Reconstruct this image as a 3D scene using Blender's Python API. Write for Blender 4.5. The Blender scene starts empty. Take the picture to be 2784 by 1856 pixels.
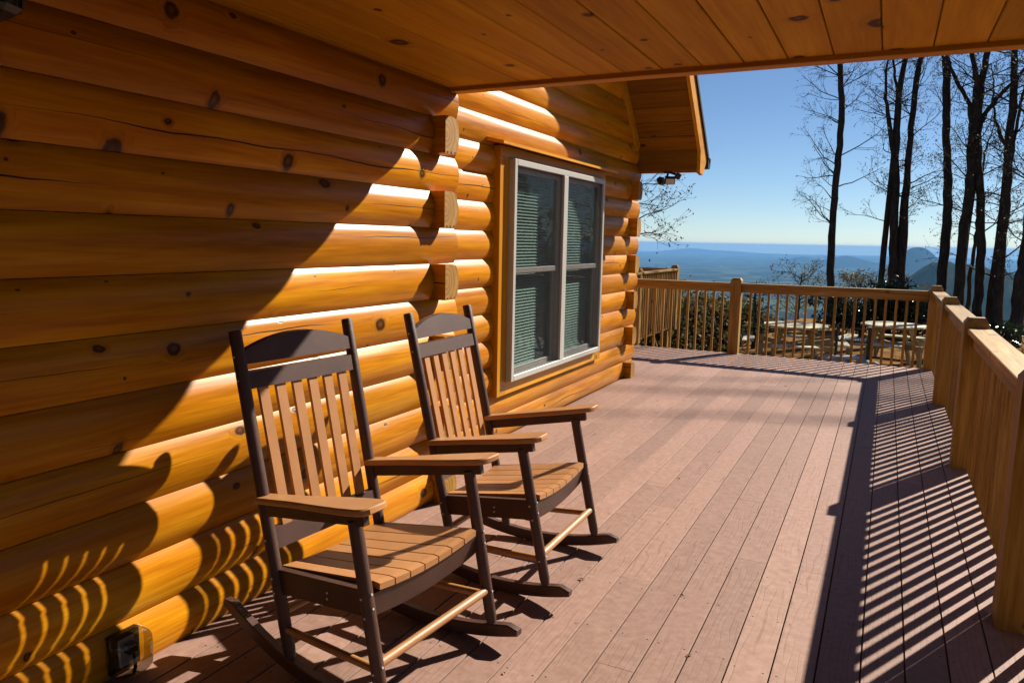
import bpy, math, random
import numpy as np
from mathutils import Vector, Matrix

# ------------------------------------------------------------------ camera, sky, sun, exposure
scene = bpy.context.scene
COL = scene.collection
YAW, PITCH, ROLL, FPX, EYE = 0.461845, 0.135325, 0.019473, 2028.5, 1.5039   # solved from the deck boards, logs and posts
PW, PH = 2784.0, 1856.0
_f = Vector((-math.sin(YAW)*math.cos(PITCH), math.cos(YAW)*math.cos(PITCH), -math.sin(PITCH)))
_r0 = Vector((math.cos(YAW), math.sin(YAW), 0)); _u0 = _r0.cross(_f)
_r = _r0*math.cos(ROLL) + _u0*math.sin(ROLL); _u = -_r0*math.sin(ROLL) + _u0*math.cos(ROLL)
cam_d = bpy.data.cameras.new('camera'); cam = bpy.data.objects.new('camera', cam_d); COL.objects.link(cam)
M = Matrix((_r, _u, -_f)).transposed().to_4x4(); M.translation = Vector((0, 0, EYE)); cam.matrix_world = M
cam_d.sensor_fit = 'HORIZONTAL'; cam_d.sensor_width = 36.0; cam_d.lens = FPX/PW*36.0
cam_d.clip_start = 0.05; cam_d.clip_end = 300000.0
scene.camera = cam

SUN = Vector((0.69, 1.37, 1.0)).normalized()
el = math.asin(SUN.z); az = math.atan2(SUN.x, SUN.y)
world = bpy.data.worlds.new('World'); scene.world = world; world.use_nodes = True
wn = world.node_tree; bg = wn.nodes['Background']
sky = wn.nodes.new('ShaderNodeTexSky'); sky.sky_type = 'NISHITA'; sky.sun_disc = False
sky.sun_elevation = el; sky.sun_rotation = az; sky.altitude = 2500; sky.air_density = 1.0; sky.dust_density = 0.0; sky.ozone_density = 4.5
wn.links.new(sky.outputs['Color'], bg.inputs['Color']); bg.inputs['Strength'].default_value = 0.05
sun_d = bpy.data.lights.new('sun', 'SUN'); sun_d.energy = 5.0; sun_d.angle = math.radians(0.53); sun_d.color = (1.0, 0.94, 0.82)
sun = bpy.data.objects.new('sun', sun_d); COL.objects.link(sun)
sun.rotation_euler = SUN.to_track_quat('Z', 'Y').to_euler(); sun.location = (20, 40, 40)
vs = scene.view_settings; vs.view_transform = 'Standard'; vs.look = 'None'; vs.gamma = 1.0; vs.exposure = 0.9; vs.use_curve_mapping = False
scene.render.engine = 'CYCLES'; cy = scene.cycles
cy.max_bounces = 6; cy.diffuse_bounces = 1; cy.glossy_bounces = 3; cy.transmission_bounces = 6; cy.transparent_max_bounces = 12; cy.volume_bounces = 0
cy.use_denoising = True; cy.use_adaptive_sampling = True; cy.adaptive_threshold = 0.02; cy.caustics_reflective = False; cy.caustics_refractive = False; cy.sample_clamp_indirect = 6.0

random.seed(7); RNG = np.random.default_rng(7)

def at(px, py, depth):
    """point on the ray of a photo pixel at a given depth along the view axis"""
    d = _f + _r*((px-PW/2)/FPX) - _u*((py-PH/2)/FPX)
    return Vector((0, 0, EYE)) + d*depth

# ------------------------------------------------------------------ mesh helpers
class MB:
    def __init__(s): s.v = []; s.f = []; s.m = []
    def add(s, verts, faces, mat=0):
        n = len(s.v); s.v.extend([tuple(q) for q in verts]); s.f.extend([tuple(i+n for i in fc) for fc in faces]); s.m.extend([mat]*len(faces)); return s
    def box(s, a, b, mat=0):
        x0, y0, z0 = a; x1, y1, z1 = b
        return s.add([(x0,y0,z0),(x1,y0,z0),(x1,y1,z0),(x0,y1,z0),(x0,y0,z1),(x1,y0,z1),(x1,y1,z1),(x0,y1,z1)],
                     [(0,3,2,1),(4,5,6,7),(0,1,5,4),(1,2,6,5),(2,3,7,6),(3,0,4,7)], mat)
    def cbox(s, a, b, c, mat=0):
        """box with all edges chamfered by c"""
        x0, y0, z0 = a; x1, y1, z1 = b; pts = []; 
        for sx in (0, 1):
            for sy in (0, 1):
                for sz in (0, 1):
                    X, Y, Z = (x0, x1)[sx], (y0, y1)[sy], (z0, z1)[sz]
                    dx, dy, dz = (c, -c)[sx], (c, -c)[sy], (c, -c)[sz]
                    pts += [(X, Y+dy, Z+dz), (X+dx, Y, Z+dz), (X+dx, Y+dy, Z)]
        I = lambda a_, b_, c_, k: ((a_*2+b_)*2+c_)*3+k
        F = []
        F.append((I(0,0,0,0), I(0,0,1,0), I(0,1,1,0), I(0,1,0,0))); F.append((I(1,0,0,0), I(1,1,0,0), I(1,1,1,0), I(1,0,1,0)))
        F.append((I(0,0,0,1), I(1,0,0,1), I(1,0,1,1), I(0,0,1,1))); F.append((I(0,1,0,1), I(0,1,1,1), I(1,1,1,1), I(1,1,0,1)))
        F.append((I(0,0,0,2), I(0,1,0,2), I(1,1,0,2), I(1,0,0,2))); F.append((I(0,0,1,2), I(1,0,1,2), I(1,1,1,2), I(0,1,1,2)))
        for p_ in (0, 1):
            for q_ in (0, 1):
                F.append((I(0,p_,q_,1), I(1,p_,q_,1), I(1,p_,q_,2), I(0,p_,q_,2)))
                F.append((I(p_,0,q_,0), I(p_,1,q_,0), I(p_,1,q_,2), I(p_,0,q_,2)))
                F.append((I(p_,q_,0,0), I(p_,q_,1,0), I(p_,q_,1,1), I(p_,q_,0,1)))
        for a_ in (0, 1):
            for b_ in (0, 1):
                for c_ in (0, 1): F.append((I(a_,b_,c_,0), I(a_,b_,c_,1), I(a_,b_,c_,2)))
        return s.add(pts, F, mat)
    def prism(s, poly, axis, a, b, mat=0, endmat=None):
        """2D polygon extruded along an axis from a to b; poly coords are the two other axes in order"""
        n = len(poly)
        def P(q, t): return {0: (t, q[0], q[1]), 1: (q[0], t, q[1]), 2: (q[0], q[1], t)}[axis]
        vs_ = [P(q, a) for q in poly] + [P(q, b) for q in poly]
        s.add(vs_, [(i, (i+1) % n, n+(i+1) % n, n+i) for i in range(n)], mat)
        k = len(s.v)-2*n; em = mat if endmat is None else endmat
        s.f.append(tuple(k+i for i in reversed(range(n)))); s.f.append(tuple(k+n+i for i in range(n))); s.m += [em, em]; return s
    def obox(s, p0, p1, w, h, up=(0, 0, 1), mat=0):
        """bar from p0 to p1, w wide sideways, h high along up"""
        p0 = Vector(p0); p1 = Vector(p1); d = (p1-p0).normalized(); up = Vector(up); side = d.cross(up).normalized(); u2 = side.cross(d)
        vs_ = []
        for p_ in (p0, p1):
            for a, b in ((-1,-1),(1,-1),(1,1),(-1,1)): vs_.append(p_+side*(a*w/2)+u2*(b*h/2))
        return s.add(vs_, [(0,1,2,3),(7,6,5,4),(0,4,5,1),(1,5,6,2),(2,6,7,3),(3,7,4,0)], mat)
    def tube(s, pts, rad, seg=8, mat=0, cap=True):
        pts = [Vector(q) for q in pts]; n = len(pts)
        if not hasattr(rad, '__len__'): rad = [rad]*n
        t0 = (pts[1]-pts[0]).normalized(); ref = Vector((0, 0, 1)) if abs(t0.z) < .9 else Vector((1, 0, 0))
        nx = t0.cross(ref).normalized(); base = len(s.v); cs = [(math.cos(2*math.pi*k/seg), math.sin(2*math.pi*k/seg)) for k in range(seg)]
        for i in range(n):
            t = (pts[min(i+1, n-1)]-pts[max(i-1, 0)]).normalized()
            nx = (nx-t*nx.dot(t)).normalized(); ny = t.cross(nx)
            for c_, s_ in cs: s.v.append(tuple(pts[i]+(nx*c_+ny*s_)*rad[i]))
        for i in range(n-1):
            for k in range(seg):
                a = base+i*seg+k; b = base+i*seg+(k+1) % seg; s.f.append((a, b, b+seg, a+seg)); s.m.append(mat)
        if cap:
            s.f.append(tuple(base+k for k in reversed(range(seg)))); s.f.append(tuple(base+(n-1)*seg+k for k in range(seg))); s.m += [mat, mat]
        return s
    def mesh(s, name, mats, smooth=False, angle=None):
        me = bpy.data.meshes.new(name); me.from_pydata(s.v, [], s.f)
        for m_ in (mats if isinstance(mats, (list, tuple)) else [mats]): me.materials.append(m_)
        if any(s.m): me.polygons.foreach_set('material_index', s.m)
        if smooth or angle:
            me.polygons.foreach_set('use_smooth', [True]*len(me.polygons))
            if angle: me.set_sharp_from_angle(angle=math.radians(angle))
        me.update(); return me
    def build(s, name, mats, parent=None, loc=(0, 0, 0), smooth=False, angle=None):
        return place(s.mesh(name, mats, smooth, angle), name, parent, loc)
def place(me, name, parent=None, loc=(0, 0, 0), rz=0):
    o = bpy.data.objects.new(name, me); COL.objects.link(o); o.location = loc
    if rz: o.rotation_euler = (0, 0, rz)
    if parent is not None: o.parent = parent
    return o
def tag(o, label, cat=None, group=None, kind=None):
    if label: o['label'] = label
    if cat: o['category'] = cat
    if group: o['group'] = group
    if kind: o['kind'] = kind
    return o
def thing(name, label, cat, loc=(0, 0, 0), rz=0, group=None):
    o = bpy.data.objects.new(name, None); o.empty_display_size = .1; COL.objects.link(o); o.location = loc; o.rotation_euler = (0, 0, rz)
    return tag(o, label, cat, group)
def copy_tree(o, parent=None):
    c = o.copy(); COL.objects.link(c); c.parent = parent
    for ch in [q for q in COL.objects if q.parent == o]: copy_tree(ch, c)
    return c

# ------------------------------------------------------------------ materials
class NT:
    def __init__(s, name):
        s.mat = bpy.data.materials.new(name); s.mat.use_nodes = True; s.t = s.mat.node_tree; s.b = s.t.nodes['Principled BSDF']; s.out = s.t.nodes['Material Output']
    def n(s, kind, **kw):
        nd = s.t.nodes.new('ShaderNode'+kind)
        for k, v in kw.items(): setattr(nd, k, v)
        return nd
    def l(s, a, b): s.t.links.new(a, b)
    def val(s, x, sock):
        if hasattr(x, 'links') or isinstance(x, bpy.types.NodeSocket): s.l(x, sock)
        else: sock.default_value = x
    def math(s, op, a, b=0.0, c=None, clamp=False):
        nd = s.n('Math', operation=op); nd.use_clamp = clamp; s.val(a, nd.inputs[0]); s.val(b, nd.inputs[1])
        if c is not None: s.val(c, nd.inputs[2])
        return nd.outputs[0]
    def vec(s, op, a, b):
        nd = s.n('VectorMath', operation=op); s.val(a, nd.inputs[0]); s.val(b, nd.inputs[1]); return nd.outputs[0]
    def noise(s, v, scale, detail=3.0, rough=.55, dist=0.0):
        nd = s.n('TexNoise'); s.l(v, nd.inputs['Vector']); nd.inputs['Scale'].default_value = scale; nd.inputs['Detail'].default_value = detail
        nd.inputs['Roughness'].default_value = rough; nd.inputs['Distortion'].default_value = dist; return nd.outputs['Fac']
    def ramp(s, fac, stops, interp='LINEAR'):
        nd = s.n('ValToRGB'); nd.color_ramp.interpolation = interp; e = nd.color_ramp.elements
        while len(e) < len(stops): e.new(.5)
        for i, (p_, c_) in enumerate(stops): e[i].position = p_; e[i].color = (*c_, 1.0) if len(c_) == 3 else c_
        s.l(fac, nd.inputs['Fac']); return nd.outputs['Color']
    def mix(s, fac, a, b, mode='MIX'):
        nd = s.n('Mix', data_type='RGBA', blend_type=mode); s.val(fac, nd.inputs[0])
        for x, sock in ((a, nd.inputs[6]), (b, nd.inputs[7])):
            if isinstance(x, tuple): sock.default_value = (*x, 1.0) if len(x) == 3 else x
            else: s.l(x, sock)
        return nd.outputs[2]
    def smooth(s, x, lo, hi, a=0.0, b=1.0):
        nd = s.n('MapRange', interpolation_type='SMOOTHSTEP'); s.val(x, nd.inputs[0])
        for i, v in enumerate((lo, hi, a, b)): nd.inputs[1+i].default_value = v
        return nd.outputs[0]
    def bump(s, h, strength=.3, dist=.01, normal=None):
        nd = s.n('Bump'); nd.inputs['Strength'].default_value = strength; nd.inputs['Distance'].default_value = dist; s.l(h, nd.inputs['Height'])
        if normal is not None: s.l(normal, nd.inputs['Normal'])
        s.l(nd.outputs[0], s.b.inputs['Normal']); return nd.outputs[0]
    def objvec(s, amount=37.0):
        """object coordinates shifted by a per-object random amount"""
        tc = s.n('TexCoord'); oi = s.n('ObjectInfo'); 
        sh = s.n('CombineXYZ'); m = s.math('MULTIPLY', oi.outputs['Random'], amount)
        s.l(m, sh.inputs[0]); s.l(s.math('MULTIPLY', m, 1.7), sh.inputs[1]); s.l(s.math('MULTIPLY', m, .6), sh.inputs[2])
        return tc.outputs['Object'], s.vec('ADD', tc.outputs['Object'], sh.outputs[0]), oi.outputs['Random']
    def done(s, color=None, rough=None, spec=None, coat=None, coatr=None):
        if color is not None: s.val((*color, 1.0) if isinstance(color, tuple) else color, s.b.inputs['Base Color'])
        if rough is not None: s.val(rough, s.b.inputs['Roughness'])
        if spec is not None: s.b.inputs['Specular IOR Level'].default_value = spec
        if coat is not None: s.b.inputs['Coat Weight'].default_value = coat
        if coatr is not None: s.b.inputs['Coat Roughness'].default_value = coatr
        return s.mat

def wood(name, dark, mid, light, axis=1, knots=.5, knot_col=(.050, .014, .003), cracks=False, rough=.45, coat=0.0, coatr=.2, grain=1.0, kscale=4.0, var=.18, spec=.4, kr=1.0, bumpk=.25):
    """knotty wood running along an axis (0 x, 1 y, 2 z) of the object"""
    t = NT(name); raw, v, rnd = t.objvec()
    sep = t.n('SeparateXYZ'); t.l(v, sep.inputs[0]); L = sep.outputs[axis]; others = [sep.outputs[i] for i in range(3) if i != axis]
    kv = t.n('CombineXYZ'); t.l(L, kv.inputs[0]); t.l(t.math('SUBTRACT', others[0], others[1]), kv.inputs[1]); t.l(t.math('MULTIPLY', rnd, 9.0), kv.inputs[2])
    kn = t.n('TexNoise'); t.l(kv.outputs[0], kn.inputs['Vector']); kn.inputs['Scale'].default_value = 34.0; kn.inputs['Detail'].default_value = 2.0
    kw = t.vec('ADD', kv.outputs[0], t.vec('MULTIPLY', t.vec('SUBTRACT', kn.outputs['Color'], (.5, .5, .5)), (.022, .014, 0.0)))
    vor = t.n('TexVoronoi', voronoi_dimensions='2D', feature='F1'); vor.inputs['Scale'].default_value = kscale; t.l(t.vec('MULTIPLY', kw, (.85, 1.0, 1.0)), vor.inputs['Vector'])
    cc = t.n('SeparateColor'); t.l(vor.outputs['Color'], cc.inputs[0])
    kd = vor.outputs['Distance']; pres = t.math('LESS_THAN', cc.outputs[0], knots)
    size = t.math('MULTIPLY_ADD', t.math('POWER', cc.outputs[1], 2.2), 1.5*kr, .25*kr)                # per-knot size factor
    rel = t.math('DIVIDE', kd, size)
    halo = t.math('MULTIPLY', t.smooth(rel, .03, .22, 1.0, 0.0), pres)
    # grain, squeezed along its length and swept round the knots
    gs = [14.0*grain, 14.0*grain, 14.0*grain]; gs[axis] = .7*grain
    sc = t.vec('MULTIPLY', v, tuple(gs)); off = t.n('CombineXYZ')
    for i in range(3):
        if i != axis: t.l(t.math('MULTIPLY', halo, 1.2), off.inputs[i])
    gv = t.vec('ADD', sc, off.outputs[0])
    g1 = t.noise(gv, 1.0, 5.0, .6, .6); g2 = t.noise(t.vec('MULTIPLY', gv, (3.1, 3.1, 3.1)), 1.3, 3.0, .6)
    g3 = t.noise(t.vec('MULTIPLY', gv, (6.5, 6.5, 6.5)), 1.0, 2.0, .5)
    g = t.math('ADD', t.math('ADD', t.math('MULTIPLY', g1, .52), t.math('MULTIPLY', g2, .28)), t.math('MULTIPLY', g3, .20))
    col = t.ramp(g, [(.34, dark), (.5, mid), (.64, light)])
    blotch = t.noise(t.vec('MULTIPLY', v, tuple(2.2 if i != axis else .55 for i in range(3))), 1.6, 2.0)
    col = t.mix(t.smooth(blotch, .35, .7, 0.0, .45), col, dark, 'MIX')
    bright = t.math('MULTIPLY_ADD', rnd, var*2, 1.0-var); bc = t.n('CombineColor')
    for i in range(3): t.l(bright, bc.inputs[i])
    col = t.mix(1.0, col, bc.outputs[0], 'MULTIPLY')
    ring = t.ramp(rel, [(0.0, (.6,)*3), (.035, (.8,)*3), (.055, (1.0,)*3), (.08, (.92,)*3), (.105, (0.0,)*3)])
    rk = t.math('MULTIPLY', ring, pres)
    col = t.mix(t.math('MULTIPLY', halo, .35), col, knot_col); col = t.mix(rk, col, knot_col)
    h = t.math('ADD', t.math('MULTIPLY', g, .5), t.math('MULTIPLY', rk, -.5))
    if cracks:
        wob = t.n('CombineXYZ'); t.l(L, wob.inputs[0]); t.l(t.math('MULTIPLY', rnd, 31.0), wob.inputs[1])
        w1 = t.noise(wob.outputs[0], 1.1, 4.0, .5); gate = t.noise(wob.outputs[0], .55, 2.0, .5)
        rs = t.n('SeparateXYZ'); t.l(raw, rs.inputs[0]); Z = rs.outputs[2]
        for k_, (zc, amp, thr) in enumerate(((.03, .07, .50), (-.02, .09, .56))):
            g_ = gate if k_ == 0 else t.math('SUBTRACT', 1.0, gate)
            zz = t.math('ABSOLUTE', t.math('SUBTRACT', Z, t.math('MULTIPLY_ADD', t.math('SUBTRACT', w1, .5), amp, t.math('MULTIPLY_ADD', t.math('FRACT', t.math('MULTIPLY', rnd, 7.31+k_*3.7)), .09, zc-.045))))
            wdt = t.math('MULTIPLY', t.smooth(g_, thr, thr+.16), .0036)
            cr = t.math('LESS_THAN', zz, wdt); col = t.mix(t.math('MULTIPLY', cr, .93), col, (.012, .005, .002)); h = t.math('SUBTRACT', h, t.math('MULTIPLY', cr, 2.0))
    t.bump(h, bumpk, .004)
    return t.done(col, t.math('MULTIPLY_ADD', g, -.12, rough+.06), spec, coat, coatr)

MAT = {}
MAT['log'] = wood('stained_log', (.34, .098, .0014), (.58, .208, .0036), (.73, .32, .012), axis=1, knots=.6, cracks=True, rough=.34, spec=.20, var=.21, kr=.8)
MAT['logx'] = wood('stained_log_cross', (.34, .098, .0014), (.58, .208, .0036), (.73, .32, .012), axis=0, knots=.3, cracks=True, rough=.34, spec=.20, var=.21, kr=.8)
MAT['trimz'] = wood('stained_trim_upright', (.48, .175, .004), (.66, .275, .008), (.76, .36, .018), axis=2, knots=.12, rough=.4, spec=.25)
MAT['trimy'] = wood('stained_trim', (.48, .175, .004), (.66, .275, .008), (.76, .36, .018), axis=1, knots=.15, rough=.4, spec=.25)
MAT['trimx'] = wood('stained_trim_cross', (.38, .135, .004), (.54, .22, .007), (.62, .29, .014), axis=0, knots=.2, rough=.45, spec=.2)
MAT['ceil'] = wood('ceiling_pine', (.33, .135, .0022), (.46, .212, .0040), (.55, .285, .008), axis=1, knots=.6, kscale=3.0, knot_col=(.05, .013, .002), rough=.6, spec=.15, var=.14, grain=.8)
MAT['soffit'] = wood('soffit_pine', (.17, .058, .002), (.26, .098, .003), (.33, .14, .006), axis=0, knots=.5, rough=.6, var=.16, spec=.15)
MAT['endgrain'] = None
def endgrain():
    t = NT('log_end_grain'); tc = t.n('TexCoord'); v = tc.outputs['Object']
    n1 = t.noise(v, 6.0, 3.0); w = t.n('TexWave', wave_type='RINGS', rings_direction='X'); t.l(v, w.inputs['Vector']); w.inputs['Scale'].default_value = 9.0; w.inputs['Distortion'].default_value = 9.0; w.inputs['Detail'].default_value = 2.0
    f = t.math('MULTIPLY_ADD', w.outputs['Fac'], .22, t.math('MULTIPLY', n1, .75))
    col = t.ramp(f, [(.2, (.19, .08, .010)), (.55, (.37, .18, .026)), (.85, (.46, .255, .05))])
    t.bump(f, .3, .003); return t.done(col, .65, .3)
MAT['endgrain'] = endgrain()
PT = dict(dark=(.21, .098, .016), mid=(.36, .20, .050), light=(.49, .315, .105))
MAT['railx'] = wood('treated_pine_x', axis=0, knots=.15, rough=.62, spec=.25, grain=1.3, knot_col=(.10, .045, .012), **PT)
MAT['raily'] = wood('treated_pine_y', axis=1, knots=.15, rough=.62, spec=.25, grain=1.3, knot_col=(.10, .045, .012), **PT)
MAT['railz'] = wood('treated_pine_z', axis=2, knots=.2, rough=.62, spec=.25, grain=1.3, knot_col=(.09, .04, .012), **PT)
MAT['picnic'] = wood('weathered_picnic_pine', (.55, .46, .28), (.70, .62, .43), (.78, .72, .54), axis=0, knots=.1, rough=.7, spec=.2, grain=1.2)
MAT['picnicz'] = wood('weathered_picnic_legs', (.34, .24, .10), (.46, .34, .16), (.55, .43, .22), axis=2, knots=.1, rough=.7, spec=.2)

def deck_mat():
    t = NT('composite_decking'); raw, v, rnd = t.objvec(53.0)
    geo = t.n('NewGeometry'); ps = t.n('SeparateXYZ'); t.l(geo.outputs['Position'], ps.inputs[0])
    vs_ = t.vec('MULTIPLY', v, (1.0, .16, 1.0))
    warp = t.noise(vs_, 9.0, 2.0); wv = t.vec('ADD', t.vec('MULTIPLY', v, (1.0, .10, 1.0)), t.vec('MULTIPLY', warp, (.10, .10, .10)))
    w = t.n('TexWave', wave_type='BANDS', bands_direction='X'); t.l(wv, w.inputs['Vector']); w.inputs['Scale'].default_value = 13.0; w.inputs['Distortion'].default_value = 5.0; w.inputs['Detail'].default_value = 3.0; w.inputs['Detail Scale'].default_value = 1.4
    line = t.smooth(w.outputs['Fac'], .0, .13, 1.0, 0.0)
    gate = t.smooth(t.noise(t.vec('MULTIPLY', v, (1.0, .35, 1.0)), 6.0, 2.0), .42, .58)
    line = t.math('MULTIPLY', line, gate)
    mot = t.noise(v, 26.0, 5.0, .65); big = t.noise(geo.outputs['Position'], .9, 3.0)
    col = t.ramp(mot, [(.3, (.275, .155, .114)), (.52, (.33, .194, .147)), (.72, (.385, .235, .180))])
    col = t.mix(t.smooth(big, .35, .7, 0.0, .2), col, (.34, .185, .145))
    br = t.math('MULTIPLY_ADD', rnd, .26, .87); bc = t.n('CombineColor')
    for i in range(3): t.l(br, bc.inputs[i])
    col = t.mix(1.0, col, bc.outputs[0], 'MULTIPLY')
    col = t.mix(t.math('MULTIPLY', line, .35), col, (.16, .075, .055))
    # screw heads in pairs over each joist (every 0.406 m), pale dust specks
    bx = t.math('ABSOLUTE', t.math('SUBTRACT', t.math('FRACT', t.math('DIVIDE', t.math('SUBTRACT', ps.outputs[0], -.40238), .1429)), .5))
    dx = t.math('MULTIPLY', t.math('SUBTRACT', bx, .345), .1429)
    yy = t.math('ADD', ps.outputs[1], t.math('MULTIPLY', rnd, .03))
    dy = t.math('MULTIPLY', t.math('SUBTRACT', t.math('FRACT', t.math('DIVIDE', yy, .4064)), .5), .4064)
    dd = t.math('SQRT', t.math('ADD', t.math('POWER', dx, 2.0), t.math('POWER', dy, 2.0)))
    scr = t.math('LESS_THAN', dd, .0042); col = t.mix(t.math('MULTIPLY', scr, .85), col, (.03, .014, .01))
    h = t.math('SUBTRACT', t.math('MULTIPLY', mot, .35), t.math('ADD', line, t.math('MULTIPLY', scr, 1.5)))
    t.bump(h, .22, .0015)
    return t.done(col, t.math('MULTIPLY_ADD', mot, .12, .55), .22)
MAT['deck'] = deck_mat()

def plastic(name, col, rough, var=.12, spec=.5, scale=420.0, bump=.35):
    t = NT(name); raw, v, rnd = t.objvec(); n1 = t.noise(v, scale, 2.0); n2 = t.noise(v, 9.0, 3.0)
    c2 = tuple(x*(1+var*2) for x in col); c0 = tuple(x*(1-var) for x in col)
    c = t.ramp(t.math('MULTIPLY_ADD', n1, .6, t.math('MULTIPLY', n2, .4)), [(.35, c0), (.65, c2)])
    t.bump(n1, bump, .0012); return t.done(c, rough, spec)
MAT['brown'] = plastic('chocolate_poly_lumber', (.060, .024, .015), .5, .3, .4, 500.0, .8)
MAT['tan'] = plastic('tan_poly_lumber', (.40, .175, .060), .46)
MAT['white'] = plastic('vinyl_frame', (.46, .43, .38), .35, .03, .5, 60, .05)
MAT['grey_vinyl'] = plastic('vinyl_frame_side', (.55, .53, .50), .4, .03, .5, 60, .05)
MAT['black'] = plastic('black_metal', (.012, .012, .013), .38, .1, .5, 200, .1)
MAT['bronze'] = plastic('dark_bronze_metal', (.02, .017, .015), .4, .1, .5, 200, .1)
MAT['shingle'] = plastic('asphalt_shingle', (.03, .028, .027), .9, .3, .2, 90, .8)
MAT['lamp_glass'] = plastic('frosted_lamp_lens', (.55, .52, .46), .3, .05, .5, 40, .05)
MAT['blind'] = plastic('blind_slat', (.60, .62, .58), .5, .03, .3, 40, .05)
MAT['room'] = plastic('room_lining', (.14, .08, .04), .8, .1, .2, 20, .1)
MAT['rock'] = plastic('grey_boulder', (.30, .28, .25), .85, .3, .2, 14, 1.0)
def bark_mat():
    t = NT('dark_bark'); geo = t.n('NewGeometry'); v = t.vec('MULTIPLY', geo.outputs['Position'], (1.0, 1.0, .22)); n1 = t.noise(v, 16.0, 5.0, .65, .5); n2 = t.noise(geo.outputs['Position'], 1.3, 3.0)
    c = t.ramp(t.math('MULTIPLY_ADD', n1, .8, t.math('MULTIPLY', n2, .2)), [(.35, (.020, .015, .012)), (.55, (.052, .041, .032)), (.7, (.085, .072, .058))]); t.bump(n1, 1.0, .03); return t.done(c, .9, .2)
MAT['bark'] = bark_mat()
MAT['twig'] = plastic('twig_bark', (.028, .021, .017), .85, .2, .2, 30, .2)
MAT['bud'] = plastic('opening_buds', (.10, .075, .018), .7, .3, .2, 12, .1)

def glass_mat(name, tint, ior=1.5, boost=0.0):
    t = NT(name); lw = t.n('LayerWeight'); lw.inputs['Blend'].default_value = .5; tr = t.n('BsdfTransparent'); tr.inputs[0].default_value = (*tint, 1)
    gl = t.n('BsdfGlossy'); gl.inputs['Roughness'].default_value = .015; mx = t.n('MixShader')
    fac = t.math('MULTIPLY_ADD', t.math('POWER', lw.outputs['Facing'], 5.0), ior, boost, clamp=True)
    t.l(fac, mx.inputs[0]); t.l(tr.outputs[0], mx.inputs[1]); t.l(gl.outputs[0], mx.inputs[2]); t.l(mx.outputs[0], t.out.inputs['Surface']); return t.mat
MAT['glass'] = glass_mat('low_e_glass', (.84, .93, .90), .62, .02)
MAT['bubble'] = glass_mat('clear_outlet_cover', (.60, .58, .53), 1.0, .06)
def screen_mat():
    t = NT('insect_screen'); tr = t.n('BsdfTransparent'); df = t.n('BsdfDiffuse'); df.inputs[0].default_value = (.035, .035, .035, 1); mx = t.n('MixShader'); mx.inputs[0].default_value = .24
    t.l(tr.outputs[0], mx.inputs[1]); t.l(df.outputs[0], mx.inputs[2]); t.l(mx.outputs[0], t.out.inputs['Surface']); return t.mat
MAT['screen'] = screen_mat()
def leaf_mat(name, cols, rough=.5, trans=.35, scale=3.0):
    t = NT(name); tc = t.n('TexCoord'); geo = t.n('NewGeometry'); n1 = t.noise(geo.outputs['Position'], scale, 3.0); rp = geo.outputs['Random Per Island']
    c = t.ramp(t.math('MULTIPLY_ADD', rp, .6, t.math('MULTIPLY', n1, .4)), [(.15, cols[0]), (.5, cols[1]), (.85, cols[2])])
    t.done(c, rough, .4); tl = t.n('BsdfTranslucent'); t.l(c, tl.inputs[0]); mx = t.n('MixShader'); mx.inputs[0].default_value = trans
    t.l(t.b.outputs[0], mx.inputs[1]); t.l(tl.outputs[0], mx.inputs[2]); t.l(mx.outputs[0], t.out.inputs['Surface']); return t.mat
MAT['laurel'] = leaf_mat('glossy_laurel_leaf', ((.012, .025, .008), (.022, .042, .012), (.04, .065, .02)), .22, .15)
MAT['pine'] = leaf_mat('pine_needles', ((.018, .035, .010), (.035, .060, .015), (.06, .085, .02)), .6, .3)
MAT['spring'] = leaf_mat('spring_leaves', ((.09, .075, .015), (.14, .115, .022), (.20, .15, .035)), .6, .45)
MAT['wood_slope'] = leaf_mat('spring_wood_leaves', ((.05, .042, .012), (.10, .078, .022), (.15, .11, .035)), .7, .4, .05)

def terrain_mat():
    t = NT('mountain_ground'); geo = t.n('NewGeometry'); P = geo.outputs['Position']; ps = t.n('SeparateXYZ'); t.l(P, ps.inputs[0])
    flat = t.n('CombineXYZ'); t.l(ps.outputs[0], flat.inputs[0]); t.l(ps.outputs[1], flat.inputs[1])
    dist = t.n('VectorMath', operation='LENGTH'); t.l(flat.outputs[0], dist.inputs[0]); d = dist.outputs['Value']
    near = t.noise(P, 3.5, 6.0, .7); nearbig = t.noise(P, .35, 3.0)
    litter = t.ramp(near, [(.3, (.10, .052, .022)), (.5, (.22, .115, .045)), (.7, (.34, .19, .075))])
    litter = t.mix(t.smooth(nearbig, .45, .65), litter, (.24, .15, .075))
    far = t.noise(flat.outputs[0], .0011, 6.0, .6, .4); fine = t.noise(flat.outputs[0], .012, 6.0, .75); mid = t.noise(flat.outputs[0], .0045, 4.0, .6)
    forest = t.ramp(fine, [(.32, (.007, .013, .005)), (.5, (.020, .028, .010)), (.66, (.050, .048, .016))])
    forest = t.mix(t.smooth(mid, .4, .62, 0.0, .7), forest, (.014, .022, .009))
    field = t.ramp(mid, [(.35, (.05, .075, .02)), (.6, (.09, .11, .035))])
    fm = t.math('MULTIPLY', t.math('MULTIPLY', t.smooth(far, .50, .55), t.smooth(d, 1500.0, 3500.0)), t.smooth(ps.outputs[2], -580.0, -530.0, 1.0, 0.0))
    land = t.mix(fm, forest, field)
    col = t.mix(t.smooth(d, 26.0, 60.0), litter, land)
    t.bump(t.math('ADD', t.math('MULTIPLY', near, .5), fine), .6, .08)
    return t.done(col, 1.0, 0.0)
MAT['terrain'] = terrain_mat()

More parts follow.
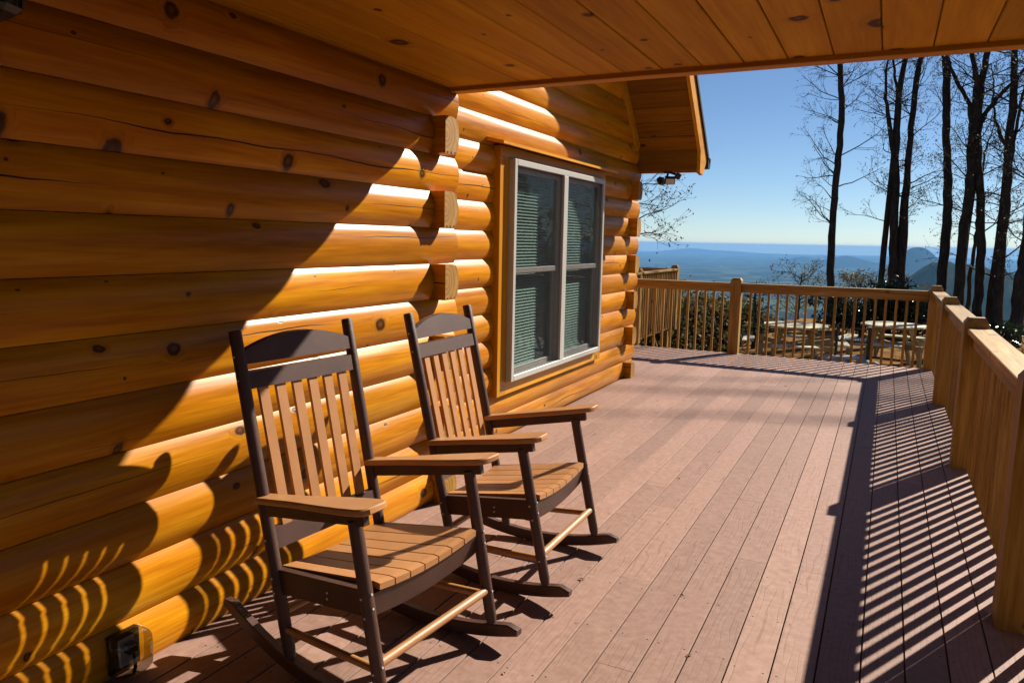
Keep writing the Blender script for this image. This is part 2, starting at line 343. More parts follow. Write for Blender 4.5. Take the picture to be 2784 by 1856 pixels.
# ------------------------------------------------------------------ terrain
def smax(a, b, k): return .5*(a+b+np.sqrt((a-b)**2+k*k))
def smin(a, b, k): return -smax(-a, -b, k)
def vnoise(x, y, seed=0):
    xi = np.floor(x).astype(np.int64); yi = np.floor(y).astype(np.int64); xf = x-xi; yf = y-yi
    def hsh(a, b):
        h = (a*374761393+b*668265263+seed*1442695041) & 0xFFFFFFFF; h = ((h ^ (h >> 13))*1274126177) & 0xFFFFFFFF; return ((h ^ (h >> 16)) & 0xFFFF)/65535.0
    u = xf*xf*(3-2*xf); v = yf*yf*(3-2*yf)
    return (hsh(xi, yi)*(1-u)+hsh(xi+1, yi)*u)*(1-v)+(hsh(xi, yi+1)*(1-u)+hsh(xi+1, yi+1)*u)*v
def fbm(x, y, seed=0, o=4):
    s = 0; a = .5
    for k in range(o): s = s+a*vnoise(x*2**k, y*2**k, seed+k); a *= .5
    return s
def height(x, y):
    x = np.asarray(x, float); y = np.asarray(y, float)
    d1 = smax(-(x+2.9), y-26.5, 1.2); s = smin(d1, y-10.5, 1.5); r = np.hypot(x, y)
    drop = np.where(s > 0, 640*(1-np.exp(-np.maximum(s, 0)*.42/640))+2.2*(1-np.exp(-np.maximum(s, 0)/3.0)), 0)
    z = -.82-drop
    far = np.clip((r-60)/1500, 0, 1)
    z = z + far*(fbm(x/900, y/900, 3)-.5)*55 + np.clip((r-4000)/9000, 0, 1)*(fbm(x/4200, y/4200, 9)-.5)*120
    z = z + np.clip((r-30)/60, 0, 1)*(fbm(x/14, y/14, 5, 3)-.5)*2.5 + (fbm(x/2.3, y/2.3, 8, 3)-.5)*.16
    def hill(azd, dist, h, wa, wr, right=1.0):
        a = np.radians(azd); cx, cy_ = dist*math.sin(a), dist*math.cos(a); ca, sa = math.cos(a), math.sin(a)
        t = (x-cx)*ca-(y-cy_)*sa; q = (x-cx)*sa+(y-cy_)*ca
        w_ = np.where(t < 0, wa, wa*right)
        return h*np.exp(-np.abs(t/w_)**1.6-(q/wr)**2)
    rough = .80+.42*fbm(x/230, y/230, 21, 6)
    z = z + hill(3.4, 5200, 545, 460, 1300, 2.4)*rough
    z = z + hill(1.35, 17000, 470, 560, 1500) + hill(2.3, 17500, 330, 520, 1500) + hill(-2.6, 26000, 330, 900, 2500) + hill(-5.4, 30000, 230, 800, 2500)
    z = z + hill(-13.5, 52000, 300, 1500, 3000) + hill(-11.0, 54000, 200, 2200, 3000) + hill(11, 9000, 480, 900, 2000)
    return z
def build_terrain():
    azs = np.radians(np.concatenate([np.arange(-180, -42, 4.0), np.arange(-42, 32, .22), np.arange(32, 180, 4.0)]))
    rs = np.concatenate([np.linspace(1.0, 34, 34), np.geomspace(36, 58000, 240)])
    A, Rr = np.meshgrid(azs, rs); X = Rr*np.sin(A); Y = Rr*np.cos(A); Z = height(X, Y)
    n = len(azs); m = len(rs); V = np.stack([X, Y, Z], -1).reshape(-1, 3)
    i = np.arange(m-1)[:, None]*n; j = np.arange(n)[None, :]; j2 = (j+1) % n
    F = np.stack([i+j, i+n+j, i+n+j2, i+j2], -1).reshape(-1, 4)
    c0 = len(V); V = np.vstack([V, [[0, 0, -.82]]])
    fl = F.tolist() + [(c0, int(k), int((k+1) % n)) for k in range(n)]
    me = bpy.data.meshes.new('terrain'); me.from_pydata(V.tolist(), [], fl); me.materials.append(MAT['terrain'])
    me.polygons.foreach_set('use_smooth', [True]*len(me.polygons)); me.update()
    return tag(place(me, 'terrain'), 'leaf-strewn yard falling away to a wooded valley and far hills', kind='structure')
build_terrain()
hz = lambda x, y: float(height(np.array([x]), np.array([y]))[0])

# ------------------------------------------------------------------ deck
BW = .1429; X0 = -.40238; DECK_Y1 = 10.59; DECK_X1 = X0+7*BW-.002
deck_b = MB()
deck_b.box((-2.7, -7.0, -.26), (.578, 8.2, -.045)); deck_b.box((-9.0, 8.2, -.26), (.578, 10.575, -.046)); deck_b.box((-9.0, 10.575, -.26), (-3.94, 15.6, -.047))
for px_, py_ in ((.4, 10.4), (.4, 5.9), (-1.8, 10.4), (-4.05, 15.3), (-4.05, 10.7), (-8.5, 15.3)):
    deck_b.box((px_-.07, py_-.07, -6.0 if px_ < -3 else -1.3), (px_+.07, py_+.07, -.25))
deck_b.obox((-4.05, 15.3, -1.25), (-4.05, 14.3, -.27), .05, .09, (1, 0, 0)); deck_b.obox((-4.05, 15.3, -1.25), (-5.0, 15.3, -.27), .05, .09, (0, 1, 0))
deck = tag(deck_b.build('deck', MAT['railx']), 'reddish brown composite deck wrapping round the log cabin', kind='structure')
def board_mesh(L, w=BW-.0055, h=.025):
    c = .0012; a = -w/2; b = w/2
    poly = [(a, -h), (b, -h), (b, -c), (b-c, 0), (a+c, 0), (a, -c)]
    m = MB().prism(poly, 1, 0, L); return m.mesh('deck_board', MAT['deck'])
bcache = {}
def board(xc, y0, y1):
    L = round(y1-y0, 3)
    if L not in bcache: bcache[L] = board_mesh(L)
    place(bcache[L], 'deck_board', deck, (xc, y0, random.uniform(-.0006, .0006)))
joints = {-4: [3.117], -1: [3.578], -2: [4.45], -6: [4.435], -8: [4.876], -7: [7.522], 0: [4.433], 1: [3.58], -14: [5.338], -3: [6.6], -5: [8.3], 2: [6.1], 3: [1.2, 7.3], 4: [5.3], 5: [8.1], 6: [4.1]}
for i in range(-60, 7):
    xl, xr = X0+i*BW, X0+(i+1)*BW; xc = (xl+xr)/2
    ys = -6.9 if xl > -2.27 else (3.70 if xl > -2.56 else 8.24)
    if xr < -9.0: continue
    ye = DECK_Y1 if xr > -3.93 else 15.6
    cuts = [ys]+[j for j in joints.get(i, [random.uniform(ys+1.2, ye-1.0)] if ye-ys > 4 else []) if j > ys+.3]
    if len(cuts) > 1 and cuts[1]-ys > 4.9: cuts.insert(1, cuts[1]-4.2)
    for c in list(cuts[-1:]):
        if ye-c > 5.0: cuts.append(c+random.choice((4.05, 4.47, 4.88)))
    cuts = sorted(cuts)+[ye]
    for a, b in zip(cuts[:-1], cuts[1:]):
        if b-a > .15: board(xc, a+.0008, b-.0008)

dm = MB(); drng = random.Random(4)
for i in range(46):
    gx_ = X0+drng.randint(-13, 5)*BW+drng.gauss(0, .02); gy_ = drng.uniform(1.8, 10.2); a = drng.uniform(0, 6.28); L_ = drng.uniform(.006, .02); w_ = L_*drng.uniform(.2, .5); ca, sa = math.cos(a), math.sin(a)
    if gx_ < -2.2 and gy_ < 3.9: continue
    dm.add([(gx_-ca*L_, gy_-sa*L_, .003), (gx_-sa*w_, gy_+ca*w_, .006), (gx_+ca*L_, gy_+sa*L_, .004), (gx_+sa*w_, gy_-ca*w_, .009)], [(0, 1, 2, 3)])
tag(dm.build('leaf_debris', MAT['bud']), 'dry bits of leaf and twig strewn on the deck boards', 'debris', kind='stuff')
# ------------------------------------------------------------------ railings
POST_H = 1.045; CAP_TOP = .975; CAP_T = .038; SUB_H = .089
def post_mesh(h0):
    w = .07; c = .022; ch = .035
    m = MB(); m.box((-w, -w, h0), (w, w, POST_H-ch))
    n = len(m.v); m.f.pop(1); m.m.pop(1)
    top = [(-w+c, -w+c, POST_H), (w-c, -w+c, POST_H), (w-c, w-c, POST_H), (-w+c, w-c, POST_H)]
    m.v += top; b = n-4
    for k in range(4): m.f.append((b+k, b+(k+1) % 4, n+(k+1) % 4, n+k)); m.m.append(0)
    m.f.append((n, n+1, n+2, n+3)); m.m.append(0); return m.mesh('post', MAT['railz'])
post_me = post_mesh(-.30)
bal_me = MB().cbox((-.0155, -.0155, -.21), (.0155, .0155, CAP_TOP-CAP_T-.004), .0025).mesh('baluster', MAT['railz'])
def rail_run(root, axis, fixed, posts, first_end, last_end, outward, gap=.1217):
    """axis 1: run along y at x=fixed (inner face of posts); axis 0: along x at y=fixed; outward +1 means away from the deck is +"""
    o = outward
    def XY(t, off): return (fixed+o*off, t) if axis == 1 else (t, fixed+o*off)
    for p_ in posts:
        x, y = XY(p_, .07); place(post_me, 'post', root, (x, y, 0))
    ends = ([first_end] if first_end is not None else [])+posts+([last_end] if last_end is not None else [])
    for a, b in zip(ends[:-1], ends[1:]):
        a2 = a+(.07 if a in posts else 0); b2 = b-(.07 if b in posts else 0); L = b2-a2
        if L < .1: continue
        lo, hi = sorted((o*.018, o*.162)); sl, sh = sorted((o*.056, o*.094))
        m = MB(); s = MB(); Z0 = CAP_TOP-CAP_T
        if axis == 1: m.cbox((lo, .001, Z0), (hi, L-.001, CAP_TOP), .004); s.cbox((sl, .001, Z0-SUB_H), (sh, L-.001, Z0-.001), .003)
        else: m.cbox((.001, lo, Z0), (L-.001, hi, CAP_TOP), .004); s.cbox((.001, sl, Z0-SUB_H), (L-.001, sh, Z0-.001), .003)
        loc = (fixed, a2, 0) if axis == 1 else (a2, fixed, 0)
        m.build('cap_rail', MAT['raily' if axis == 1 else 'railx'], root, loc); s.build('sub_rail', MAT['raily' if axis == 1 else 'railx'], root, loc)
        nb = max(1, round(L/gap)-1); st = L/(nb+1)
        for k in range(nb):
            x, y = XY(a2+st*(k+1), .114+random.uniform(-.0015, .0015)); place(bal_me, 'baluster', root, (x, y, random.uniform(-.01, .01)))
rr = thing('deck_railing', 'treated pine railing with wide cap boards along the shaded outer side of the deck', 'railing', (.5, 3.4, 0))
rr.location = (0, 0, 0)
rail_run(rr, 1, .50, [-6.2, -3.8, -1.36, 1.04, 3.46, 5.905, 8.245, 10.585], None, None, +1, .1375)
rf = thing('deck_railing', 'treated pine railing crossing the end of the deck in front of the picnic tables', 'railing', (0, 0, 0))
rail_run(rf, 0, 10.50, [-3.95+.07, -1.826], None, .50, +1)
rail_fix = [o for o in COL.objects if o.parent == rf]
re_ = thing('deck_railing', 'treated pine railing with braces round the deck extension behind the cabin', 'railing', (0, 0, 0))
rail_run(re_, 1, -4.03, [12.95, 15.56], 10.66, None, +1)
rail_run(re_, 0, 15.49, [-8.2, -6.3], None, -4.04, +1)

# ------------------------------------------------------------------ log cabin
LP = .1985; ZS = .1720                      # course height, height of the lowest seam
cabin = thing('log_cabin', 'honey stained log cabin with butt corners, porch ceiling and twin window', 'cabin')
def log_poly(d=.030, n=14, depth=.13):
    """D profile in (x, z): a circular arc bulging to +x from x=0 at the seams"""
    hh = LP/2-.0012; R_ = (d*d+hh*hh)/(2*d); pts = [(-depth, -hh), (-.010, -hh)]
    for k in range(n+1):
        z = -hh+2*hh*k/n; pts.append((math.sqrt(R_*R_-z*z)-(R_-d), z))
    return pts+[(-.010, hh), (-depth, hh)]
def log_along_y(x, y0, y1, z, mat='log', name='log', wob=True):
    poly = log_poly(); L = y1-y0; m = MB(); ns = max(2, int(L/.35)); n = len(poly); sd = random.random()*50
    for i in range(ns+1):
        t = L*i/ns; dx = .0035*math.sin(t*1.7+sd)+.002*math.sin(t*4.3+sd*2); kz = 1+.0
        for q in poly: m.v.append((q[0]+(dx if q[0] > .02 and wob else 0), t, q[1]*kz))
    for i in range(ns):
        for k in range(n): m.f.append((i*n+k, i*n+(k+1) % n, (i+1)*n+(k+1) % n, (i+1)*n+k)[::-1]); m.m.append(0)
    m.f.append(tuple(range(n))); m.m.append(1); m.f.append(tuple(ns*n+k for k in reversed(range(n)))); m.m.append(1)
    return m.build(name, [MAT[mat], MAT['endgrain']], cabin, (x, y0, z), angle=40)
NX, RX = -2.266, -2.566
zc = lambda k: ZS+LP*(k-.5)
for k in range(12):                          # near wall, every second course passes the corner
    passes = (k % 2 == 0) if True else False
    log_along_y(NX, -7.0, 3.765, zc(k))
def end_block(x0, x1, yflat, z, sgn=1):
    """end of a log of the cross wall, D side away from the camera, tongue grooves under it"""
    hh = LP/2-.001; d = .143; pts = [(0, -hh), (0, hh), (.075, hh)]
    for k in range(9):
        a = math.pi/2-math.pi*k/8; pts.append((.085+.058*abs(math.cos(a))**.8, math.sin(a)*hh*.985))
    pts += [(.105, -hh), (.105, -hh+.012), (.092, -hh+.012), (.092, -hh), (.066, -hh), (.066, -hh+.012), (.053, -hh+.012), (.053, -hh), (.03, -hh), (.03, -hh+.012), (.018, -hh+.012), (.018, -hh)]
    m = MB().prism(pts, 0, 0, x1-x0, 0, 1)
    return m.build('log_end', [MAT['logx'], MAT['endgrain']], cabin, (x0, yflat, z))
for k in (1, 3, 5, 7, 9, 10 if False else 11):
    pass
for k in range(12):
    if k in (10, 8, 6, 4, 2, 0): end_block(-2.9, -2.165+random.uniform(-.006, .006), 3.508, zc(k))
WY0, WY1, WZ0, WZ1 = 4.86, 6.93, .40, 2.13    # opening behind the trim
for k in range(12):                          # recessed wall, with the window opening
    z = zc(k)
    if z+LP/2 > WZ0+.06 and z-LP/2 < WZ1-.06:
        log_along_y(RX, 3.66, WY0, z); log_along_y(RX, WY1, 8.275 if k % 2 else 8.255, z)
    else: log_along_y(RX, 3.66, 8.275 if k % 2 else 8.255, z)
for k in range(12):
    if k % 2 == 0: end_block(-3.4, -2.46+random.uniform(-.005, .005), 7.935, zc(k))
RIDGE = 5.92; SOF = 10.65                    # soffit plane: z = SOF - y on the far side of the ridge
for k in range(12, 24):
    z = zc(k); ye = SOF-z+.02; ys = 2*RIDGE-ye
    if ye-ys > .3: log_along_y(RX, max(ys, 3.85), ye, z)
# sill strip under the lowest logs, inner shell so no light leaks
m = MB(); m.box((-2.38, -7.0, -.05), (-2.29, 3.70, -.022)); m.box((-2.68, 3.70, -.05), (-2.59, 8.25, -.022)); m.build('sill_board', MAT['bronze'], cabin)
m = MB()
m.box((-2.46, -7.0, -.25), (-2.42, 3.55, 2.6)); m.box((-2.76, 3.6, -.25), (-2.725, WY0-.02, 2.6)); m.box((-2.76, WY1+.02, -.25), (-2.725, 8.25, 2.6))
m.box((-2.76, WY0-.02, -.25), (-2.725, WY1+.02, WZ0-.02)); m.box((-2.76, WY0-.02, WZ1+.02), (-2.725, WY1+.02, 2.6))
m.box((-9.0, 8.12, -.25), (-2.76, 8.2, 3.2)); m.box((-7.0, 3.4, -.25), (-2.9, 3.5, 4.0)); m.box((-7.05, 3.5, -.25), (-6.95, 8.12, 3.0)); m.box((-7, 3.5, -.2), (-2.76, 8.12, -.15)); m.box((-7, 3.5, 2.6), (-2.76, 8.12, 2.65))
m.box((-9.0, -7.05, -.25), (-2.4, -7.0, 2.6))
m.build('wall_lining', MAT['room'], cabin)
# cross wall logs seen at the far corner (facing away), kept simple
for k in range(12):
    mm = MB().prism([(0, -LP/2+.001), (0, LP/2-.001), (.09, LP/2-.001), (.14, .04), (.145, 0), (.14, -.04), (.09, -LP/2+.001)], 0, -6.0, 0, 0, 1)
    mm.build('log', [MAT['logx'], MAT['endgrain']], cabin, (-3.4, 8.205 if False else 8.12, zc(k)))

# porch ceiling, end trim, roof deck above it
CZ = 2.335
ceil_b = MB().box((-2.45, -7.0, CZ+.012), (1.15, 3.74, CZ+.05)); ceil_b.box((-2.45, -7.0, CZ+.05), (1.2, 3.752, CZ+.30))
porch = ceil_b.build('porch_roof', MAT['soffit'], cabin)
cw = .1915; cx0 = .105-13*cw
cm = {}
for i in range(19):
    xa = cx0+i*cw; xb = xa+cw
    if xa < -2.40: xa = -2.40
    w = round(xb-xa-.0045, 4); c = .0035; h = .018
    if w not in cm:
        poly = [(0, h), (0, c), (c, 0), (w-c, 0), (w, c), (w, h)]
        cm[w] = MB().prism(poly, 1, -7.0, 3.684).mesh('ceiling_board', MAT['ceil'])
    o = place(cm[w], 'ceiling_board', porch, (xa, 0, CZ+random.uniform(-.001, .001)))
MB().cbox((-2.36, 3.682, 2.311), (1.18, 3.760, CZ+.06), .003).build('end_trim', MAT['trimx'], porch)
MB().cbox((1.15, -7.0, 2.19), (1.19, 3.775, CZ+.2), .002).build('side_fascia', MAT['raily'], porch)
MB().box((1.0, -7.0, 2.05), (1.10, 3.6, CZ+.02)).build('beam', MAT['raily'], porch)

# gable roof over the window wall
gable = MB()
slope = (Vector((0, 1, -1))).normalized(); GX0, GX1 = -9.0, -1.90
def gpt(y, off):                              # point on the far roof plane at distance off above the soffit plane
    return (y+off*.7071, SOF-y+off*.7071)
def mirror(p_): return (2*RIDGE-p_[0], p_[1])
def roof_slab(m, o0, o1, y_low, xa, xb):
    a, b, c, d = gpt(y_low, o0), gpt(y_low, o1), None, None
    top0, top1 = (RIDGE, SOF-RIDGE+o0*1.4142), (RIDGE, SOF-RIDGE+o1*1.4142)
    m.prism([a, b, top1, top0], 0, xa, xb); a, b = gpt(7.6, o0), gpt(7.6, o1); m.prism([mirror(a), mirror(b), top1, top0][::-1], 0, xa, xb)
roof_slab(gable, .055, .17, 8.33, GX0, GX1-.03)
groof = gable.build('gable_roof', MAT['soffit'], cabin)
ms = MB(); roof_slab(ms, .172, .215, 8.40, GX0, GX1+.055); ms.build('shingle_layer', MAT['shingle'], groof)
bw = .185
for side in (0, 1):
    for i in range(14):
        y1 = 8.16-i*bw*.7071; y0 = y1-bw*.7071+.003
        if y1 < RIDGE: break
        y0 = max(y0, RIDGE)
        q = [gpt(y1, 0), gpt(y1, .05), gpt(y0, .05), gpt(y0, 0.0)]
        q2 = [gpt(y1-.004, -.0), gpt(y1, .006)]
        poly = [gpt(y1-.005, 0), gpt(y1, .006), gpt(y1, .05), gpt(y0, .05), gpt(y0, .006), gpt(y0+.005, 0)]
        if side and y1 > 7.6: continue
        if side: poly = [mirror(p_) for p_ in poly][::-1]
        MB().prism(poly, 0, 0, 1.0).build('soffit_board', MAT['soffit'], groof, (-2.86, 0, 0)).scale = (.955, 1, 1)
for side in (0, 1):
    a, b = gpt(8.36, -.012), gpt(8.36, .17)
    poly = [(8.17, SOF-8.17-.23), (8.30, SOF-8.17-.245), b, (RIDGE, SOF-RIDGE+.17*1.4142), (RIDGE, SOF-RIDGE-.012*1.4142), (8.158, SOF-8.158-.012*1.4142)]
    if side: poly = [mirror(p_) for p_ in [gpt(7.6, -.012), gpt(7.6, .17), (RIDGE, SOF-RIDGE+.17*1.4142), (RIDGE, SOF-RIDGE-.012*1.4142)]][::-1]
    MB().prism(poly, 0, 0, .036).build('rake_fascia', MAT['trimy'], groof, (GX1, 0, 0))
    yl = 7.6 if side else 8.1; q = [gpt(yl, -.002), gpt(yl, -.09), (RIDGE, SOF-RIDGE-.09*1.4142), (RIDGE, SOF-RIDGE-.002)]
    if side: q = [mirror(p_) for p_ in q][::-1]
    MB().prism(q, 0, 0, .045).build('rake_trim', MAT['trimy'], groof, (-2.555, 0, 0))
MB().cbox((-2.9, 8.162, 2.275), (GX1-.002, 8.20, 2.56), .002).build('eave_board', MAT['soffit'], groof)
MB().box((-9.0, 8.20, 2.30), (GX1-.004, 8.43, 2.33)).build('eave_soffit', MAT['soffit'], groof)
MB().box((-9.0, 8.43, 2.28), (GX1-.002, 8.465, 2.47)).build('eave_fascia', MAT['trimx'], groof)
g = [(0, 0), (.085, 0), (.115, .05), (.125, .115), (.115, .115), (.105, .055), (.08, .008), (.006, .008), (.006, .12), (0, .12)]
mg = MB().prism(g, 0, -9.0, GX1+.05); mg.prism([(0, 0), (.085, 0), (.115, .05), (.125, .115), (0, .12)], 0, GX1+.05, GX1+.055)
mg.build('gutter', MAT['bronze'], groof, (0, 8.467, 2.32))

# window
win = MB(); TX = -2.50
FY0, FY1, FZ0, FZ1 = 4.925, 6.855, .445, 2.085
ft = .05; fx = -2.452
def frame(m, y0, y1, z0, z1, w, xa, xb, c=.004):
    m.cbox((xa, y0, z0), (xb, y0+w, z1), c); m.cbox((xa, y1-w, z0), (xb, y1, z1), c); m.cbox((xa, y0+w, z0), (xb, y1-w, z0+w), c); m.cbox((xa, y0+w, z1-w), (xb, y1-w, z1), c)
frame(win, FY0, FY1, FZ0, FZ1, .045, -2.60, fx); YM = (FY0+FY1)/2
win.cbox((-2.60, YM-.045, FZ0+.045), (fx+.003, YM+.045, FZ1-.045), .004)
window = win.build('window', MAT['white'], cabin)
for nm, a, b, mt in (('trim_board', (-2.66, 4.785, .345), (TX, 4.925, 2.09), 'trimz'), ('trim_board', (-2.66, 6.855, .345), (TX, 6.995, 2.09), 'trimz'),
                     ('trim_board', (-2.66, 4.785, 2.09), (TX+.002, 6.995, 2.165), 'trimy'), ('trim_board', (-2.66, 4.925, .345), (TX-.002, 6.855, .442), 'trimy')):
    MB().cbox(a, b, .003).build(nm, MAT[mt], window)
MB().prism([(-2.66, 2.235), (-2.66, 2.205), (-2.41, 2.158), (-2.41, 2.178)], 1, 4.66, 7.10).build('hood_board', MAT['trimy'], window)
for ya, yb in ((FY0+.045, YM-.045), (YM+.045, FY1-.045)):
    za, zb = FZ0+.045, FZ1-.045; zm = 1.272
    for (z0, z1, xo) in ((zm-.018, zb, -2.485), (za, zm+.018, -2.515)):
        s = MB(); frame(s, ya+.002, yb-.002, z0, z1, .042, xo-.028, xo, .003); s.build('sash', MAT['white'], window)
        MB().box((xo-.017, ya+.04, z0+.04), (xo-.012, yb-.04, z1-.04)).build('pane', MAT['glass'], window)
    MB().box((-2.4685, ya+.001, za+.001), (-2.4675, yb-.001, zb-.001)).build('insect_screen', MAT['screen'], window)
    bl = MB(); bxp = -2.582; z = zb+.03
    while z > za-.02:
        bl.prism([(bxp-.010, z+.009), (bxp+.010, z-.008), (bxp+.010, z-.0065), (bxp-.010, z+.0105)], 1, ya-.03, yb+.03); z -= .0245
    bl.cbox((bxp-.02, ya-.03, zb+.03), (bxp+.02, yb+.03, zb+.065), .003)
    bl.build('blind', MAT['blind'], window)
# jamb lining between window frame and room
jl = MB(); jl.box((-2.74, WY0-.02, WZ0-.02), (-2.60, FY0+.0, WZ1+.02)); jl.box((-2.74, FY1, WZ0-.02), (-2.60, WY1+.02, WZ1+.02)); jl.box((-2.74, FY0, WZ0-.02), (-2.60, FY1, FZ0)); jl.box((-2.74, FY0, FZ1), (-2.60, FY1, WZ1+.02))
jl.build('jamb', MAT['trimz'], window)

# flood light under the far eave
fl = thing('flood_light', 'black twin-head security flood light with sensor under the gable eave', 'flood light', (-2.22, 8.19, 2.275))
m = MB(); m.tube([(0, .02, 0), (0, .02, -.02)], [.055, .045], 16); m.tube([(0, .02, -.02), (-.005, .0, -.065)], .012, 8); m.tube([(.02, .02, -.01), (.09, .01, -.035)], .012, 8); m.build('base', MAT['black'], fl, smooth=False)
def head(px_, yaw_, name):
    h = bpy.data.objects.new(name, MB().cbox((-.055, -.028, -.04), (.055, .028, .04), .008).mesh(name, MAT['black'])); COL.objects.link(h); h.parent = fl; h.location = px_; h.rotation_euler = (math.radians(28), 0, yaw_)
    l_ = MB().cbox((-.046, -.034, -.032), (.046, -.027, .032), .003).build('lens', MAT['lamp_glass'], h); return h
head((.035, -.02, -.10), math.radians(20), 'lamp_head'); head((-.07, .02, -.10), math.radians(-95), 'lamp_head')
ss = MB().cbox((-.03, -.03, -.035), (.03, .03, .025), .01).build('sensor', MAT['black'], fl, (.115, .01, -.05)); ss.rotation_euler = (.3, .4, .3)

# outlet cover
oc = thing('outlet_cover', 'clear plastic bubble cover over the outlet at the foot of the log wall', 'outlet cover', (-2.236, 1.555, .086))
MB().cbox((-.02, -.056, -.066), (.006, .056, .066), .002).build('back_plate', MAT['bronze'], oc)
m = MB(); rows = []
for x, s_ in ((.006, 1.0), (.045, .98), (.062, .92), (.072, .78), (.076, .5)):
    ring = []
    for k in range(24):
        a = 2*math.pi*k/24; c_, s2 = math.cos(a), math.sin(a); e = .45
        ring.append((x, math.copysign(abs(c_)**e, c_)*.072*s_, math.copysign(abs(s2)**e, s2)*.078*s_))
    rows.append(ring)
for r_ in rows: m.v += r_
for i in range(len(rows)-1):
    for k in range(24): m.f.append((i*24+k, i*24+(k+1) % 24, (i+1)*24+(k+1) % 24, (i+1)*24+k)); m.m.append(0)
m.f.append(tuple((len(rows)-1)*24+k for k in range(24))); m.m.append(0); m.build('bubble', MAT['bubble'], oc, smooth=True)
MB().cbox((.0065, -.03, -.05), (.016, .03, .05), .004).build('receptacle', MAT['grey_vinyl'], oc)
m = MB(); m.tube([(.02, 0, .02), (.05, 0, .02), (.055, 0, -.045), (.045, .0, -.066)], .006, 8); m.cbox((.02, -.018, .002), (.055, .018, .038), .005); m.build('plug', MAT['black'], oc)

# wall lantern (only its foot reaches into the view)
la = thing('wall_lantern', 'black wall lantern on a wooden mounting block high on the shaded logs', 'lantern', (-2.235, 1.19, 2.14))
MB().cbox((-.06, -.10, -.195), (.018, .085, .16), .006).build('mounting_block', MAT['trimz'], la)
m = MB(); m.tube([(.03, 0, .06), (.045, 0, .06)], .055, 16); m.tube([(.04, 0, .06), (.09, 0, .10), (.13, 0, .09), (.13, 0, .06)], .01, 8); m.build('arm', MAT['black'], la)
m = MB(); m.tube([(.13, 0, .07), (.13, 0, .055), (.13, 0, .02)], [.02, .07, .085], 8); m.tube([(.13, 0, -.07), (.13, 0, -.085), (.13, 0, -.10), (.13, 0, -.115)], [.075, .06, .03, .012], 8)
for k in range(8):
    a = 2*math.pi*k/8; m.tube([(.13+.082*math.cos(a), .082*math.sin(a), .02), (.13+.072*math.cos(a), .072*math.sin(a), -.07)], .006, 5)
m.build('lantern_cage', MAT['black'], la); m = MB(); m.tube([(.13, 0, .018), (.13, 0, -.068)], [.072, .062], 16); m.build('lantern_glass', MAT['bronze'], la)

